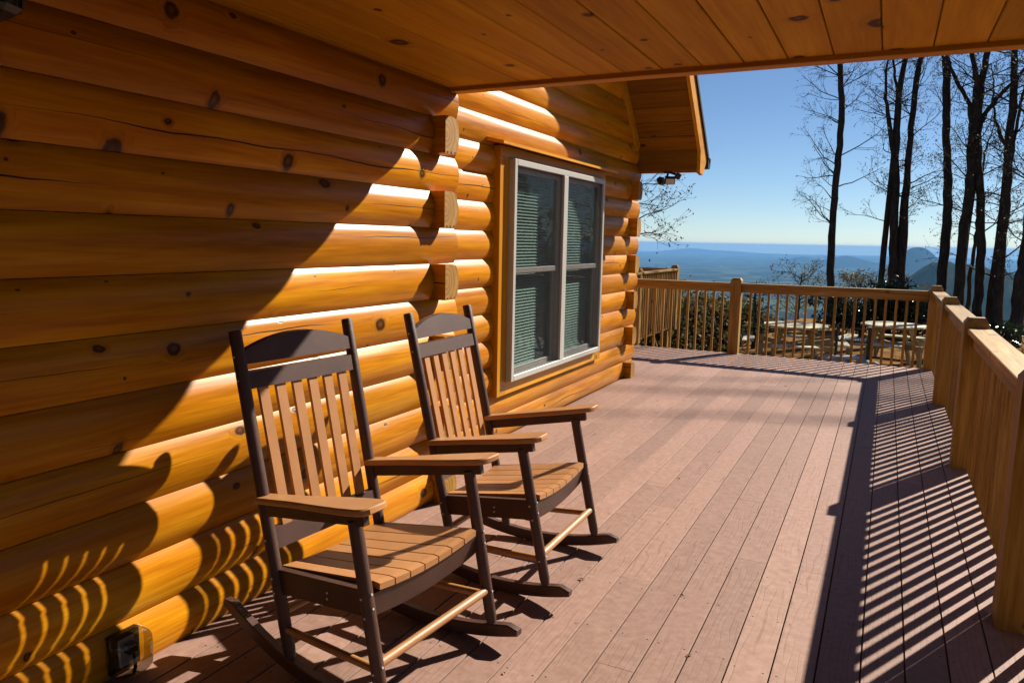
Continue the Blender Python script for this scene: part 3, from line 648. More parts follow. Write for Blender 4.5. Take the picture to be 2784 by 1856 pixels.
# ------------------------------------------------------------------ rocking chairs
def bez(a, b, t): return a+(b-a)*t
def rocking_chair(label, loc, yaw, tilt=0.0):
    root = thing('rocking_chair', label, 'rocking chair', loc, yaw, 'rocking chairs on the porch')
    if tilt: root.rotation_euler = (0, -tilt, yaw)
    fpost = lambda z: -.205-.2118*(z-.045)
    R_, f0, rh, rw = 1.2, .0, .050, .034
    rb_ = lambda f: (f-f0)**2/(2*R_)
    for s in (-1, 1):
        # rear post, slightly tapered foot
        m = MB(); zs = [.058, .09, .4, .62, .9, 1.172, 1.178]; m.tube([(fpost(z), s*(.261+.005*(z-.045)/1.133), z) for z in zs], [.017, .0215, .022, .022, .022, .0215, .019], 18); m.build('back_post', MAT['brown'], root, angle=40)
        m = MB(); zs = [.068, .10, .4, .645]; m.tube([(.25-.110*(z-.08)/.56, s*.303, z) for z in zs], [.015, .0215, .0225, .0225], 18); m.build('front_leg', MAT['brown'], root, angle=40)
        # rocker: curved board on edge
        m = MB(); fs = [-.575+i*(.366+.575)/22 for i in range(23)]; prof = []
        w_at = lambda f: .265+.038*(f+.2)/.45
        n = len(fs)
        for i, f in enumerate(fs):
            zb_ = rb_(f); zt_ = zb_+rh; 
            if i == n-1: zt_ = zb_+.022
            if i == n-2: zt_ = zb_+.047
            if i == 0: zt_ = zb_+.028
            c = .004
            for q in ((-rw/2+c, zb_), (rw/2-c, zb_), (rw/2, zb_+c), (rw/2, zt_-c), (rw/2-c, zt_), (-rw/2+c, zt_), (-rw/2, zt_-c), (-rw/2, zb_+c)): m.v.append((f, s*w_at(f)+q[0], q[1]))
        for i in range(n-1):
            for k in range(8): m.f.append((i*8+k, i*8+(k+1) % 8, (i+1)*8+(k+1) % 8, (i+1)*8+k)); m.m.append(0)
        m.f.append(tuple(range(8))[::-1]); m.f.append(tuple((n-1)*8+k for k in range(8))); m.m += [0, 0]
        m.build('rocker', MAT['brown'], root, angle=35)
        # arm board, widening to a rounded front
        m = MB(); A = Vector((-.328, s*.267, .607)); B = Vector((.243, s*.314, .707)); d = (B-A); out = []
        outline = [(0, -.030), (.06, -.031), (.35, -.036), (.62, -.052), (.80, -.060), (.94, -.060), (.98, -.052), (1.0, -.032), (1.0, .032), (.98, .052), (.94, .060), (.80, .060), (.62, .052), (.35, .036), (.06, .031), (0, .030)]
        up = Vector((-d.z, 0, d.x)).normalized(); c = .004; n = len(outline)
        for hh, ins in ((0, c), (c, 0), (.022-c, 0), (.022, c)):
            for t_, w_ in outline:
                k_ = 1-ins/.06; q = A+d*(.5+(t_-.5)*(1-ins*2/.57))+Vector((0, w_*k_, 0))+up*(hh-.010); m.v.append(tuple(q))
        for l_ in range(3):
            for k in range(n): m.f.append((l_*n+k, l_*n+(k+1) % n, (l_+1)*n+(k+1) % n, (l_+1)*n+k)); m.m.append(0)
        m.f.append(tuple(range(n))[::-1]); m.f.append(tuple(3*n+k for k in range(n))); m.m += [0, 0]
        m.build('arm', MAT['tan'], root, angle=30)
        m = MB(); m.obox(A+d*.05-up*.034, A+d*.90-up*.034, .024, .042); m.build('arm_support', MAT['brown'], root)
        # seat side rail and side rung
        m = MB(); m.obox((fpost(.34)+.005, s*.251, .326), (.19, s*.291, .388), .026, .085); m.build('side_rail', MAT['brown'], root)
        m = MB(); m.tube([(fpost(.18)-.005, s*.262, .162), (.232, s*.301, .182)], .0135, 12); m.build('rung', MAT['tan'], root, angle=40)
    m = MB(); m.tube([(.227, -.305, .20), (.227, .305, .20)], .0155, 14); m.build('rung', MAT['tan'], root, angle=40)
    m = MB(); m.tube([(fpost(.22), -.265, .22), (fpost(.22), .265, .22)], .0145, 12); m.build('rung', MAT['tan'], root, angle=40)
    # seat: seven slats running front to back, dished across the width
    sag = lambda u: -.021*(1-u*u)
    ns = 7
    for i in range(ns):
        ua = -1+2*i/ns+.012; ub = -1+2*(i+1)/ns-.012; m = MB(); V_ = []
        for f, w_, z_ in ((-.270, .237, .371), (-.03, .251, .410), (.178, .2635, .444), (.202, .2635, .442)):
            for u in (ua, ub):
                V_.append((f, u*w_, z_+sag(u)*(1.0 if f > -.2 else .8)))
        n = len(V_); th = .021
        m.v = V_+[(v[0], v[1], v[2]-th) for v in V_]
        for r_ in range(3):
            a, b, c_, d_ = r_*2, r_*2+1, r_*2+3, r_*2+2
            m.f += [(a, d_, c_, b), (a+n, b+n, c_+n, d_+n), (a, a+n, d_+n, d_), (b, c_, c_+n, b+n)]
        m.f += [(0, 1, 1+n, n), (n-2, 2*n-2, 2*n-1, n-1)]; m.m = [0]*len(m.f)
        m.build('seat_slat', MAT['tan'], root)
    # front apron, curved top and bottom
    m = MB(); nn = 16
    for k in range(nn+1):
        u = -1+2*k/nn; y = u*.290; zt = .419+sag(u*.92); zb_ = zt-.082-.006*(1-u*u)
        for f in (.150, .182):
            m.v += [(f+.012, y, zt), (f-.004, y, zb_)]
    for k in range(nn):
        a = k*4; b = a+4; m.f += [(a, b, b+1, a+1)[::-1], (a+2, b+2, b+3, a+3), (a, a+2, b+2, b)[::-1], (a+1, b+1, b+3, a+3)[::-1]]
    m.f += [(0, 1, 3, 2)[::-1], (nn*4, nn*4+1, nn*4+3, nn*4+2)]; m.m = [0]*len(m.f); m.build('front_apron', MAT['brown'], root, angle=40)
    # screw heads where legs, posts and rails meet
    if 'scr' not in bcache: bcache['scr'] = MB().tube([(0, 0, -.002), (0, 0, .0012)], [.0042, .0036], 8).mesh('screw', MAT['lamp_glass'])
    for s in (-1, 1):
        for f, y, z, ry in ((.2085, s*.304, .425, 1.35), (.214, s*.304, .38, 1.35), (.251, s*.304, .20, 1.35), (.197, s*.326, .352, 0), (.183, s*.326, .41, 0), (.23, s*.326, .18, 0), (fpost(.34), s*.285, .34, 0), (fpost(.29), s*.285, .29, 0), (fpost(.47), s*.286, .47, 0), (fpost(1.01), s*.288, 1.01, 0), (fpost(1.09), s*.288, 1.09, 0), (.0, s*.2885, .345, 0), (.0, s*.2885, .365, 0)):
            o = place(bcache['scr'], 'screw', root, (f, y, z)); o.rotation_euler = (0, ry, 0) if ry else (-s*math.pi/2, 0, 0)
    # back rails
    def back_rail(z0, z1, arch, name, th=.028, off=.0):
        m = MB(); nn = 18
        for k in range(nn+1):
            u = -1+2*k/nn; y = u*.248; top = z1+arch*(1-u*u)
            for z in (z0, top):
                for t_ in (-th/2, th/2): m.v.append((fpost(z)+off+t_, y, z))
        for k in range(nn):
            a = k*4; b = a+4; m.f += [(a, b, b+2, a+2), (a+1, a+3, b+3, b+1), (a+2, b+2, b+3, a+3), (a, a+1, b+1, b)]
        m.f += [(0, 2, 3, 1), (nn*4, nn*4+1, nn*4+3, nn*4+2)]; m.m = [0]*len(m.f); m.build(name, MAT['brown'], root, angle=40)
    back_rail(1.064, 1.110, .047, 'top_rail'); back_rail(.980, 1.038, 0, 'upper_rail'); back_rail(.434, .503, 0, 'lower_rail')
    for i in range(6):
        y = -.1905+i*.0762; m = MB(); zs = [.498, .70, .85, .983]
        for z in zs:
            for t_ in (-.0065, .0065):
                for w_ in (-.0202, .0202): m.v.append((fpost(z)+t_+.006*math.sin((z-.5)/.5*math.pi), y*(1-.03*(1-z)), z) if False else (fpost(z)+t_, y*(1-.06*(.99-z))+w_, z))
        for r_ in range(3):
            a = r_*4; b = a+4; m.f += [(a, b, b+1, a+1), (a+2, a+3, b+3, b+2), (a, a+2, b+2, b), (a+1, b+1, b+3, a+3)]
        m.m = [0]*len(m.f); m.build('back_slat', MAT['tan'], root)
    return root
rocking_chair('brown and tan slatted rocking chair beside the outlet cover, top rail half in shadow', (-1.5055, 2.0624, 0), -.094)
rocking_chair('brown and tan slatted rocking chair in full sun beside the corner log ends', (-1.4275, 3.018, 0), .013, .0145)

# ------------------------------------------------------------------ yard: picnic tables, grill, boulders
def picnic_table(label, loc, rz, topr=.66, H=.76):
    root = thing('picnic_table', label, 'picnic table', loc, rz, 'octagonal picnic tables in the yard')
    octr = [(topr*math.cos(math.pi/8+k*math.pi/4), topr*math.sin(math.pi/8+k*math.pi/4)) for k in range(8)]; half = topr*math.cos(math.pi/8)
    def xlim(y):
        d = topr*math.sin(math.pi/8)
        return half if abs(y) <= d else half-(abs(y)-d)
    nb = 9; w = 2*half/nb
    for i in range(nb):
        y0 = -half+i*w+.003; y1 = y0+w-.006; a, b = max(.05, xlim(y0)), max(.05, xlim(y1))
        poly = [(-a, y0), (a, y0), (b, y1), (-b, y1)]
        if abs(xlim(y0)-xlim(y1)) > 1e-6 and (y0 < -topr*math.sin(math.pi/8) < y1 or y0 < topr*math.sin(math.pi/8) < y1):
            dd = math.copysign(topr*math.sin(math.pi/8), y0); poly = [(-a, y0), (a, y0), (half, dd), (b, y1), (-b, y1), (-half, dd)]
        MB().prism(poly, 2, H-.036, H).build('tabletop_board', MAT['picnic'], root)
    for k in range(4):
        a = k*math.pi/2; ca, sa = math.cos(a), math.sin(a); Rm = lambda x, y, z: (x*ca-y*sa, x*sa+y*ca, z)
        for q in (.84, .955):
            m = MB(); v = [Rm(q-.052, -.36-(q-.84)*.4, .40), Rm(q+.052, -.40-(q-.84)*.4, .40), Rm(q+.052, .40+(q-.84)*.4, .40), Rm(q-.052, .36+(q-.84)*.4, .40)]
            m.v = v+[(x, y, z+.036) for x, y, z in v]; m.f = [(0,3,2,1), (4,5,6,7), (0,1,5,4), (1,2,6,5), (2,3,7,6), (3,0,4,7)]; m.m = [0]*6; m.build('bench_board', MAT['picnic'], root)
    for k in range(4):
        a = math.pi/4+k*math.pi/2; ca, sa = math.cos(a), math.sin(a); Rm = lambda x, z: Vector((x*ca, x*sa, z))
        m = MB(); m.obox(Rm(.34, H-.07), Rm(.62, .01), .04, .09, (ca, sa, .3)); m.build('leg', MAT['picnicz'], root)
        m = MB(); m.obox(Rm(-.0, .33), Rm(1.0, .37), .04, .10); m.build('seat_arm', MAT['picnicz'], root)
        m = MB(); m.obox(Rm(.02, H-.08), Rm(.55, H-.08), .04, .07); m.build('top_support', MAT['picnicz'], root)
        m = MB(); m.obox(Rm(.93, .40), Rm(.93, .0), .045, .09, (ca, sa, 0)); m.build('bench_leg', MAT['picnicz'], root)
t1 = (at(2070, 881, 15)+at(2251, 887, 15))/2; t2 = (at(2347, 878, 15.2)+at(2517, 889, 15.2))/2
picnic_table('octagonal pine picnic table in the yard beside the young pine', (t1.x, t1.y+.2, t1.z-.76), .12)
picnic_table('octagonal pine picnic table in the yard before the glossy laurels', (t2.x, t2.y+.2, t2.z-.76), -.25, .64)
gx = at(2325, 960, 14.2)
gr = thing('charcoal_grill', 'black metal charcoal grill with side shelf standing between the picnic tables', 'grill', (gx.x, gx.y, hz(gx.x, gx.y)))
MB().cbox((.19, -.2, .0), (.29, .2, .86), .01).build('cabinet', MAT['black'], gr)
m = MB()
for z in (.82, .60, .57): m.tube([(-.34, -.16, z), (.19, -.16, z)], .012, 8)
for x in (-.34,):
    for y in (-.16, .18): m.tube([(x, y, 0), (x, y, .86)], .016, 8)
m.build('frame', MAT['black'], gr)
MB().cbox((-.33, -.2, .24), (.19, .2, .27), .006).build('shelf', MAT['grey_vinyl'], gr); MB().cbox((-.33, -.2, .10), (.30, .22, .13), .006).build('shelf', MAT['grey_vinyl'], gr)
m = MB()
for k in range(12): m.box((-.30+k*.04, -.19, .60), (-.275+k*.04, .19, .612))
m.build('grate', MAT['grey_vinyl'], gr)
def boulder(label, p_, s):
    m = MB(); import bmesh
    bm = bmesh.new(); bmesh.ops.create_icosphere(bm, subdivisions=4, radius=1.0); sd = random.random()*100
    for v in bm.verts:
        q = np.array(v.co); k = .72+.5*float(fbm(np.array([q[0]*1.6+sd]), np.array([q[1]*1.6+q[2]*1.9]), 4)[0]); v.co = Vector((q[0]*k*s[0], q[1]*k*s[1], q[2]*k*s[2]))
    me = bpy.data.meshes.new('boulder'); bm.to_mesh(me); bm.free(); me.materials.append(MAT['rock']); me.polygons.foreach_set('use_smooth', [True]*len(me.polygons)); me.set_sharp_from_angle(angle=math.radians(35))
    return tag(place(me, 'boulder', None, (p_[0], p_[1], p_[2])), label, 'boulder', 'boulders at the edge of the yard')
for px_, py_, dp, s, lb in ((2258, 985, 14.3, (.36, .2, .17), 'long flat grey boulder lying before the beside-pine picnic table'), (2345, 992, 13.9, (.16, .13, .12), 'small round grey boulder lying before the grill'), (2378, 994, 13.8, (.13, .1, .08), 'smallest grey stone beside the grill foot')):
    q = at(px_, py_, dp); boulder(lb, (q.x, q.y, q.z), s)

# ------------------------------------------------------------------ trees
class Tree:
    def __init__(s): s.trunk = MB(); s.crown = MB()
    def twig(s, p0, d, L, r, lev, up=.25, buds=.6, wob=.35):
        n = 4 if lev > 1 else 6; pts = [Vector(p0)]; d = Vector(d).normalized(); dirs = []
        for i in range(n):
            d = (d+Vector((random.gauss(0, wob*.4), random.gauss(0, wob*.4), random.gauss(0, wob*.35)+up*.18))).normalized(); pts.append(pts[-1]+d*(L/n)); dirs.append(d.copy())
        rad = [r*(1-.72*i/n) for i in range(n+1)]
        (s.trunk if lev == 0 else s.crown).tube(pts, rad, 6 if lev <= 1 else 3, 0, cap=False)
        if lev >= 3:
            if random.random() < buds: s.leafbits(pts[-1], .019)
            return
        k = {0: 7, 1: 6, 2: 4}[lev]
        for i in range(k):
            t = random.uniform(.22, 1.0); j = min(n-1, int(t*n)); q = pts[j].lerp(pts[j+1], t*n-j); ax = dirs[j]
            side = ax.cross(Vector((random.gauss(0, 1), random.gauss(0, 1), random.gauss(0, 1)))).normalized()
            dd = (ax*random.uniform(.5, 1.0)+side*random.uniform(.5, .9)).normalized()
            s.twig(q, dd, L*random.uniform(.32, .55)*(1.15-t*.4), max(r*.5*(1-.5*t), .004), lev+1, up, buds, wob)
        if random.random() < buds: s.leafbits(pts[-1], .021)
    def leafbits(s, p_, sz, n=2):
        for _ in range(n):
            o = Vector((random.gauss(0, 1), random.gauss(0, 1), random.gauss(0, 1)))*sz; a = Vector((random.gauss(0, 1), random.gauss(0, 1), random.gauss(0, 1))).normalized()*sz*1.3; b = a.orthogonal().normalized()*sz
            c = Vector(p_)+o; s.crown.add([c-a, c+b*.8, c+a, c-b*.8], [(0, 1, 2, 3)], 1)
    def stem(s, pts, rad, limbs, Lr=(1.0, 2.4), z0=1.6, side=None, up=.25, buds=.6, lr=.026):
        pts = [Vector(p_) for p_ in pts]
        fine = []; fr = []
        for i in range(len(pts)-1):
            for k in range(4):
                t = k/4; fine.append(pts[i].lerp(pts[i+1], t)+Vector((random.gauss(0, .012), random.gauss(0, .012), 0))); fr.append((rad[i]*(1-t)+rad[i+1]*t)*random.uniform(.95, 1.06))
        fine.append(pts[-1]); fr.append(rad[-1]); s.trunk.tube(fine, fr, 10)
        zs = [p_.z for p_ in fine]
        for i in range(limbs):
            z = random.uniform(z0, zs[-1]); j = next((k for k in range(len(zs)-1) if zs[k] <= z <= zs[k+1]), len(zs)-2)
            q = fine[j]; a = random.uniform(0, 2*math.pi)
            if side is not None and random.random() < .6: a = side+random.gauss(0, .7)
            dd = Vector((math.cos(a), math.sin(a), random.uniform(.1, .7))); L = random.uniform(*Lr)*(1.1-.3*(z-z0)/max(.1, zs[-1]-z0))
            s.twig(q, dd, L, min(lr*L/2+.006, fr[j]*.6), 1, up, buds)
    def finish(s, label, name='bare_tree', group='bare trees at the edge of the yard', base=None, cat='tree'):
        b = base; root = thing(name, label, cat, b, 0, group)
        for mb in (s.trunk, s.crown):
            mb.v = [(x-b[0], y-b[1], z-b[2]) for x, y, z in mb.v]
        s.trunk.build('trunk', MAT['bark'], root, smooth=True); s.crown.build('crown', [MAT['twig'], MAT['bud']], root); return root
def px_stem(tree, D, pix, wpx, ext=4.0, **kw):
    """trunk traced from photo pixels, standing at depth D on the yard's edge"""
    pts = [at(x, y, D) for x, y in pix]; rad = [w/2/FPX*D for w in wpx]
    base = pts[0].copy(); g = hz(base.x, base.y)
    if g < base.z: pts.insert(0, Vector((base.x-.05, base.y, g-.15))); rad.insert(0, rad[0]*1.25)
    if ext:
        d = (pts[-1]-pts[-2]).normalized(); pts.append(pts[-1]+d*ext*.5+Vector((.1, .1, 0))); rad.append(rad[-1]*.72); pts.append(pts[-1]+d*ext*.5); rad.append(rad[-1]*.45)
    tree.stem(pts, rad, **kw); return pts
LEFT = math.pi
def mk(label, D, stems, base_px, **kw):
    T = Tree(); first = None
    for st in stems:
        k2 = dict(kw); k2.update(st.get('kw', {})); p_ = px_stem(T, D, st['p'], st['w'], st.get('ext', 4.0), **k2); first = first or p_
    return T.finish(label, base=tuple(first[0]))
c8 = lambda x, y: (2050+x*.5101, 100+y*.5102)
S8 = lambda L: [c8(*q) for q in L]
mk('slender bare tree with fine side twigs, standing alone behind the octagonal table', 23.0, [
   dict(p=S8([(405, 1480), (408, 1250), (418, 1000), (440, 740), (448, 640), (470, 400), (460, 150)]), w=[22, 21, 19, 18, 18, 17, 15])], None, limbs=48, Lr=(.7, 1.9), z0=2.0, side=LEFT, buds=.3, lr=.016)
mk('bare tree dividing low into close twin stems with a third fork above', 23.5, [
   dict(p=S8([(738, 1480), (740, 1250), (745, 1000), (757, 700), (760, 500), (775, 300), (808, 120)]), w=[24, 23, 22, 20, 18, 16, 14]),
   dict(p=S8([(775, 1480), (778, 1250), (795, 1000), (818, 720), (838, 480), (862, 260), (890, 110)]), w=[30, 28, 26, 17, 16, 16, 15]),
   dict(p=S8([(742, 620), (722, 470), (705, 330), (702, 180)]), w=[14, 12, 9, 6], ext=1.0, kw=dict(limbs=8, z0=5.0)),
   dict(p=S8([(768, 300), (750, 210), (745, 120)]), w=[9, 7, 6], ext=1.5, kw=dict(limbs=4, z0=6.0))], None, limbs=34, Lr=(.6, 1.9), z0=2.2, buds=.9, lr=.017)
mk('straight bare tree with a clean stem rising behind the corner post', 22.0, [
   dict(p=S8([(992, 1420), (1000, 1250), (1022, 1080), (1035, 900), (1030, 640), (1022, 500), (1028, 330), (1020, 100)]), w=[27, 26, 25, 24, 20, 20, 20, 20])], None, limbs=7, Lr=(.7, 1.5), z0=3.2, buds=.7)
mk('bare tree forking into wide spreading limbs with a curved companion stem', 21.0, [
   dict(p=S8([(1090, 1400), (1100, 1200), (1122, 1000), (1150, 760), (1168, 560), (1180, 400), (1190, 240), (1165, 100)]), w=[27, 26, 25, 22, 26, 24, 16, 12]),
   dict(p=S8([(1186, 1500), (1205, 1250), (1212, 1050), (1200, 800), (1190, 560), (1195, 380), (1215, 240), (1245, 85)]), w=[24, 23, 22, 21, 22, 20, 18, 16]),
   dict(p=S8([(1170, 560), (1150, 360), (1100, 270), (1050, 170), (1030, 110)]), w=[14, 11, 10, 9, 8], ext=1.5, kw=dict(limbs=6, z0=5.5)),
   dict(p=S8([(1200, 480), (1245, 390), (1310, 310), (1370, 255), (1430, 185)]), w=[13, 12, 11, 9, 8], ext=2.0, kw=dict(limbs=8, z0=5.5))], None, limbs=26, Lr=(.6, 1.7), z0=2.0, buds=1.0, lr=.019)
mk('thin bare sapling leaning between two stouter trunks', 22.5, [
   dict(p=S8([(1140, 1420), (1155, 1240), (1180, 1100), (1190, 960), (1230, 640), (1245, 560)]), w=[11, 10, 9, 7, 5, 4], ext=.8)], None, limbs=12, Lr=(.5, 1.3), z0=1.5, buds=1.0, lr=.016)
mk('thick bare tree with many budding side branches beside the slope', 20.5, [
   dict(p=S8([(1290, 1520), (1305, 1280), (1318, 1100), (1340, 900), (1355, 640), (1375, 400), (1388, 240), (1390, 90)]), w=[29, 27, 26, 25, 22, 20, 18, 16]),
   dict(p=S8([(1365, 700), (1395, 520), (1415, 380), (1450, 240)]), w=[10, 9, 8, 6], ext=1.5, kw=dict(limbs=8, z0=4.0)),
   dict(p=S8([(1350, 590), (1310, 520), (1285, 440), (1270, 330)]), w=[10, 8, 6, 5], ext=1.0, kw=dict(limbs=6, z0=4.0))], None, limbs=60, Lr=(.6, 1.9), z0=.6, buds=1.0, lr=.018)
mk('dark leaning bare trunk at the head of the slope beyond the railing', 18.0, [
   dict(p=S8([(1395, 1560), (1415, 1350), (1440, 1200), (1470, 1000), (1490, 700), (1500, 350), (1505, 100)]), w=[34, 33, 31, 28, 25, 22, 20])], None, limbs=50, Lr=(.6, 1.9), z0=.2, buds=1.0, lr=.018)
# tree behind the cabin: only its outer boughs show past the gable
T = Tree(); bpos = Vector((-9.2, 17.5, hz(-9.2, 17.5)))
T.stem([bpos, bpos+Vector((.1, 0, 3)), bpos+Vector((-.1, .1, 6)), bpos+Vector((.1, 0, 10))], [.2, .17, .14, .08], 14, (1.2, 2.6), 3.0, buds=.5)
for (x0, y0, x1, y1, L) in ((1720, 640, 1800, 640, .0), (1690, 620, 1812, 568, 0), (1660, 560, 1790, 560, 0), (1660, 520, 1800, 500, 0)):
    D = 15.5; a = bpos+Vector((0, 0, 0)); e0 = at(x0, y0, D); e1 = at(x1, y1, D); st = Vector((bpos.x, bpos.y, e0.z-.5))
    T.crown.tube([st, st.lerp(e0, .5)+Vector((0, 0, .12)), e0, e0.lerp(e1, .55)+Vector((0, 0, .06)), e1], [.04, .03, .018, .012, .007], 5, 0, cap=False)
    for k in range(9):
        q = e0.lerp(e1, random.uniform(.25, 1.0)); T.twig(q, (e1-e0).normalized()+Vector((random.gauss(0, .5), random.gauss(0, .3), random.gauss(.15, .5))), random.uniform(.35, .8), .006, 2, .15, .8)
T.finish('bare tree whose thin boughs reach past the gable eave', base=tuple(bpos))
# trees standing toward the sun, right of the view: they throw the soft bands on the deck and mirror in the panes
T = Tree(); b0 = Vector((15.5, 36.0, hz(15.5, 36.0)))
T.stem([b0, b0+Vector((.1, 0, 7)), b0+Vector((-.1, .1, 14)), Vector((15.6, 36, 19)), Vector((15.5, 36, 22))], [.34, .28, .22, .15, .05], 10, (1.0, 3.0), 6.0, buds=.6)
for z, L, r in ((18.7, 6.0, .055), (19.6, 6.5, .065), (20.6, 6.0, .06)):
    z = z-b0.z
    pts = [b0+Vector((0, 0, z))]; d = Vector((-.9, -.44, .02))
    for k in range(6): pts.append(pts[-1]+(d+Vector((random.gauss(0, .08), random.gauss(0, .12), random.gauss(0, .07))))*(L/6))
    T.crown.tube(pts, [r*(1-.11*k) for k in range(7)], 6, 0, cap=False)
    for q in pts[1:]:
        for _ in range(2): T.twig(q, (random.gauss(0, 1), random.gauss(0, 1), random.gauss(.2, .5)), random.uniform(.6, 1.4), .014, 2, .2, .6)
sun_tree = T.finish('tall bare tree with level limbs mirrored in the window panes', base=tuple(b0))
for i, (x, y, rz_, sc, lb) in enumerate(((13.5, 31, 2.1, .9, 'bare tree mirrored in the left window pane'), (17, 37, 4.0, .95, 'bare tree mirrored in the right window pane'), (20.5, 34, .7, 1.0, 'bare tree far down the slope mirrored in the panes'))):
    c = copy_tree(sun_tree); c.location = (x, y, hz(x, y)); c.rotation_euler = (0, 0, rz_); c.scale = (sc*.75, sc*.75, sc*.6); c['label'] = lb

# small leafing tree beyond the table, down the slope
def leafing_tree(label, D, base, top, spread, n, mat, seedn):
    random.seed(seedn); T = Tree(); p0 = at(*base, D); p1 = at(*top, D); g = hz(p0.x, p0.y); bb = Vector((p0.x, p0.y, min(g, p0.z)-.3))
    T.stem([bb, p0, p0.lerp(p1, .45), p1], [.12, .09, .06, .02], 0)
    for i in range(n):
        t = random.uniform(.15, .95); q = p0.lerp(p1, t); a = random.uniform(0, 6.28); dd = Vector((math.cos(a), math.sin(a), random.uniform(.3, .9))); T.twig(q, dd, spread*random.uniform(.5, 1.0)*(1.1-.5*t), .02, 1, .2, 0.0)
    vv = [v for v in T.crown.v]; lf = MB()
    for i in range(900):
        v = Vector(random.choice(vv)); o = Vector((random.gauss(0, .12), random.gauss(0, .12), random.gauss(0, .1))); a = Vector((random.gauss(0, 1), random.gauss(0, 1), random.gauss(0, 1))).normalized()*.045; b = a.orthogonal().normalized()*.03; c = v+o
        lf.add([c-a, c+b, c+a, c-b], [(0, 1, 2, 3)])
    root = thing('leafing_tree', label, 'tree', tuple(bb))
    for mb, nm, mt in ((T.trunk, 'trunk', MAT['bark']), (T.crown, 'crown', MAT['twig']), (lf, 'foliage', mat)):
        mb.v = [(x-bb.x, y-bb.y, z-bb.z) for x, y, z in mb.v]; mb.build(nm, mt, root)
leafing_tree('small spreading tree in yellow-green spring leaf behind the picnic table', 34.0, (2165, 880), (2180, 745), 2.4, 16, MAT['spring'], 3)
leafing_tree('thin young tree in first leaf between the twin stems and the post', 30.0, (2330, 860), (2340, 770), 1.6, 12, MAT['spring'], 5)
leafing_tree('low bush in first leaf below the distant dark hill', 26.0, (2440, 850), (2470, 775), 1.1, 9, MAT['spring'], 8)

# young pine beside the end post
random.seed(11); pb = at(2046, 950, 17.0); pb.z = hz(pb.x, pb.y); root = thing('young_pine', 'young pine with drooping needle tufts beside the picnic table', 'tree', tuple(pb))
m = MB(); m.tube([(0, 0, -.1), (.03, 0, .6), (-.02, 0, 1.1), (0, 0, 1.55)], [.05, .04, .03, .01], 7); m.build('trunk', MAT['bark'], root, smooth=True); m = MB()
for i in range(34):
    z = random.uniform(.15, 1.5); a = random.uniform(0, 6.28); L = (1.9-z)*.4*random.uniform(.6, 1.0)
    tip = Vector((math.cos(a)*L, math.sin(a)*L, z+.15*L)); m.tube([(0, 0, z), tip], [.012, .005], 4, 0, cap=False)
    for k in range(46):
        q = Vector((0, 0, z)).lerp(tip, random.uniform(.35, 1.05)); d = Vector((random.gauss(0, 1), random.gauss(0, 1), random.gauss(.3, 1))).normalized()*.11; b = d.orthogonal().normalized()*.006
        m.add([q-b, q+b, q+d], [(0, 1, 2)], 1)
m.build('crown', [MAT['twig'], MAT['pine']], root)

# glossy laurel shrubs along the back of the yard
def laurel(label, c, r, h, n, sd):
    random.seed(sd); g = hz(c[0], c[1]); root = thing('laurel_shrub', label, 'shrub', (c[0], c[1], g), 0, 'laurels along the back of the yard'); st = MB(); lf = MB()
    for i in range(9):
        a = random.uniform(0, 6.28); q = Vector((math.cos(a)*r*.7, math.sin(a)*r*.7, h*random.uniform(.6, .95))); st.tube([(0, 0, -.1), q*.5+Vector((0, 0, .1)), q], [.03, .02, .008], 5, 0, cap=False)
    lobes = [(Vector((random.gauss(0, .45)*r, random.gauss(0, .45)*r, h*random.uniform(.25, .85))), random.uniform(.3, .55)) for _ in range(13)]
    for i in range(n):
        o, s_ = random.choice(lobes); d = Vector((random.gauss(0, 1), random.gauss(0, 1), random.gauss(0, 1))).normalized(); c_ = o+Vector((d.x*r*s_, d.y*r*s_, d.z*h*s_*.55))*random.uniform(.55, 1.05)
        if c_.z < .05: continue
        a = (d+Vector((random.gauss(0, .7), random.gauss(0, .7), random.gauss(-.2, .6)))).normalized()*random.uniform(.05, .075); b = a.cross(Vector((random.gauss(0, 1), random.gauss(0, 1), random.gauss(0, 1)))).normalized()*.024
        nrm = a.cross(b).normalized()*.008
        lf.add([c_-a, c_-a*.2+b+nrm, c_+a, c_-a*.2-b+nrm], [(0, 1, 2, 3)])
    st.build('stems', MAT['bark'], root); lf.build('foliage', MAT['laurel'], root)
for i, (px_, D, r, h, n, lb) in enumerate(((2275, 20.5, .7, 1.1, 1700, 'dark glossy laurel shrub at the foot of the lone slender tree'), (2345, 20.0, .75, 1.2, 1900, 'dark glossy laurel shrub right behind the charcoal grill'), (2420, 19.6, .8, 1.5, 2200, 'tallest dark glossy laurel shrub before the twin stems'), (2485, 19.2, .7, 1.25, 1800, 'dark glossy laurel shrub behind the corner post'), (2610, 18.0, .6, .7, 900, 'low glossy laurel shrub beyond the outer railing'), (2720, 17.0, .65, .75, 900, 'low glossy laurel shrub at the foot of the leaning trunk'))):
    q = at(px_, 880, D); laurel(lb, (q.x, q.y), r, h, n, 40+i)

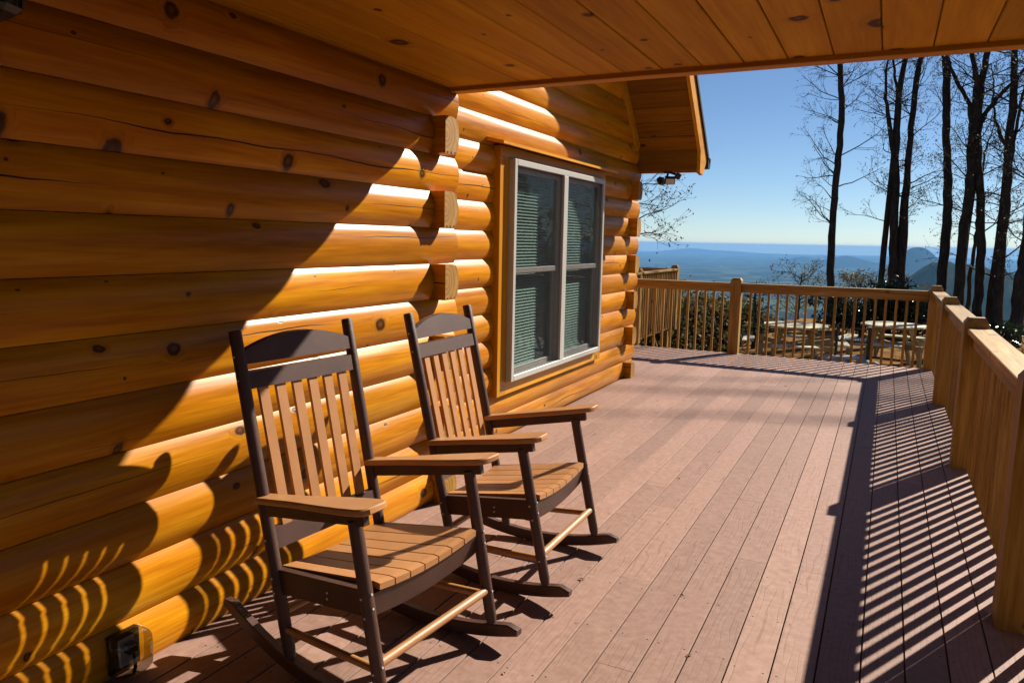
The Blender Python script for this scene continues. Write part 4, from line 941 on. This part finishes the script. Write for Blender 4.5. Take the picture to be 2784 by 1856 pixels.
# wooded slope below the yard: reads as one mass; unseen trees round the porch added
ad_far = lambda a: math.degrees(a) > 9
def wooded_slope():
    rng = np.random.default_rng(5); V = []; F = []; mi = []; cnt = 0
    def quad(c, s):
        nonlocal cnt
        a = rng.normal(size=(len(c), 3)); a /= np.linalg.norm(a, axis=1)[:, None]; b = np.cross(a, rng.normal(size=(len(c), 3))); b /= np.linalg.norm(b, axis=1)[:, None]
        q = np.stack([c-a*s, c+b*s*.7, c+a*s, c-b*s*.7], 1).reshape(-1, 3); k = np.arange(len(c))[:, None]*4+np.arange(4)+cnt; V.append(q); F.extend(k.tolist()); mi.extend([0]*len(c)); cnt += len(q)
    for i in range(2300):
        kind = rng.random()*1.5
        if kind < .55: r = 17*(150/17)**rng.random(); a = math.radians(rng.uniform(-25, -8.2))
        elif kind < .75: r = 45*(420/45)**rng.random(); a = math.radians(rng.uniform(-24, 14))
        elif kind < 1.25: r = 15*(80/15)**rng.random(); a = math.radians(rng.uniform(10, 75))  # unseen wood at right, made dense to hold low skylight off the porch
        else: r = 15*(60/15)**rng.random(); a = math.radians(rng.uniform(75, 300))  # unseen trees behind the porch, added to cut skylight in its shade
        x, y = r*math.sin(a), r*math.cos(a); z = hz(x, y)
        if x > -3.6 and y < 27: continue
        if x < -3.6 and -2 < y < 16.5: continue
        if ad_far(a) and abs(x) < 9 and abs(y) < 12: continue
        ad = math.degrees(a); frac = min(max((ad+17.5)/9.0, 0), 1)                    # crowns step down to the right
        if ad < -8.2: cap = EYE+r*math.tan(math.radians(-2.7-2.0*frac)); h = rng.uniform(5, 13)
        elif ad < 13: cap = EYE+r*math.tan(math.radians(-6.2)); h = rng.uniform(6, 10)
        else: cap = EYE+r*math.tan(math.radians(23)); h = rng.uniform(9, 16)
        top = min(z+h, cap+rng.uniform(-1.0, .2)); h = top-z
        if h < 1.6: continue
        if ad > 9 and any((-4.5 < x-.69*t_ < 4 and 11 < y-1.385*t_ < 24) or (-2.8 < x-.69*t_ < 1.6 and -1 < y-1.385*t_ < 11) for t_ in np.arange(0, max(h, 1)+2, .8)): continue
        n = int(150 if ad > 11 else 520 if r < 45 else 300 if r < 120 else 90); w = min(max(h*.34, 1.2), 3.6)
        u = rng.normal(size=(n, 3)); u /= np.linalg.norm(u, axis=1)[:, None]; rad = rng.uniform(.45, 1.0, n)**.6
        lump = 1+.35*np.sin(u[:, 0]*5+i)*np.cos(u[:, 1]*4+i*2)
        c = np.array([x, y, z+h*.62])+u*np.array([w, w, h*.40])*(rad*lump)[:, None]
        quad(c, (.34 if ad > 11 else .0019*r+.012)*rng.uniform(.7, 1.3, n)[:, None])
        p0 = np.array([x, y, z-.3]); p1 = np.array([x+rng.normal()*.4, y, z+h*.9]); w2 = .05+.0007*r; base = cnt
        V.append(np.array([p0+[w2, 0, 0], p0+[-w2*.5, w2, 0], p0+[-w2*.5, -w2, 0], p1])); F.extend([(base, base+1, base+3), (base+1, base+2, base+3), (base+2, base, base+3)]); mi.extend([1]*3); cnt += 4
        for _ in range(7):
            t = rng.uniform(.35, .85); q0 = p0+(p1-p0)*t; q1 = q0+np.array([rng.normal()*w*.6, rng.normal()*w*.6, rng.uniform(.5, 1.2)*w*.6]); base = cnt
            V.append(np.array([q0+[.05, 0, 0], q0-[.05, 0, 0], q1])); F.append((base, base+1, base+2)); mi.append(1); cnt += 3
    me = bpy.data.meshes.new('wooded_slope'); me.from_pydata(np.vstack(V).tolist(), [], F); me.materials.append(MAT['wood_slope']); me.materials.append(MAT['twig']); me.polygons.foreach_set('material_index', mi); me.update()
    tag(place(me, 'wooded_slope'), 'spring wood on the slope below the yard, with unseen trees added round the porch to block skylight', 'woodland', kind='stuff')
wooded_slope()

# ------------------------------------------------------------------ haze over the valley
hm = bpy.data.materials.new('valley_haze'); hm.use_nodes = True; ht = hm.node_tree; ht.nodes.clear()
pv = ht.nodes.new('ShaderNodeVolumePrincipled'); ho = ht.nodes.new('ShaderNodeOutputMaterial'); ht.links.new(pv.outputs[0], ho.inputs['Volume'])
pv.inputs['Color'].default_value = (.23, .54, 1.0, 1); pv.inputs['Density'].default_value = 3.2e-5; pv.inputs['Anisotropy'].default_value = .0
hb = MB().box((-60000, -60000, -950), (60000, 60000, 34)).build('haze', hm); tag(hb, 'thin blue haze over the valley', 'haze', kind='stuff')
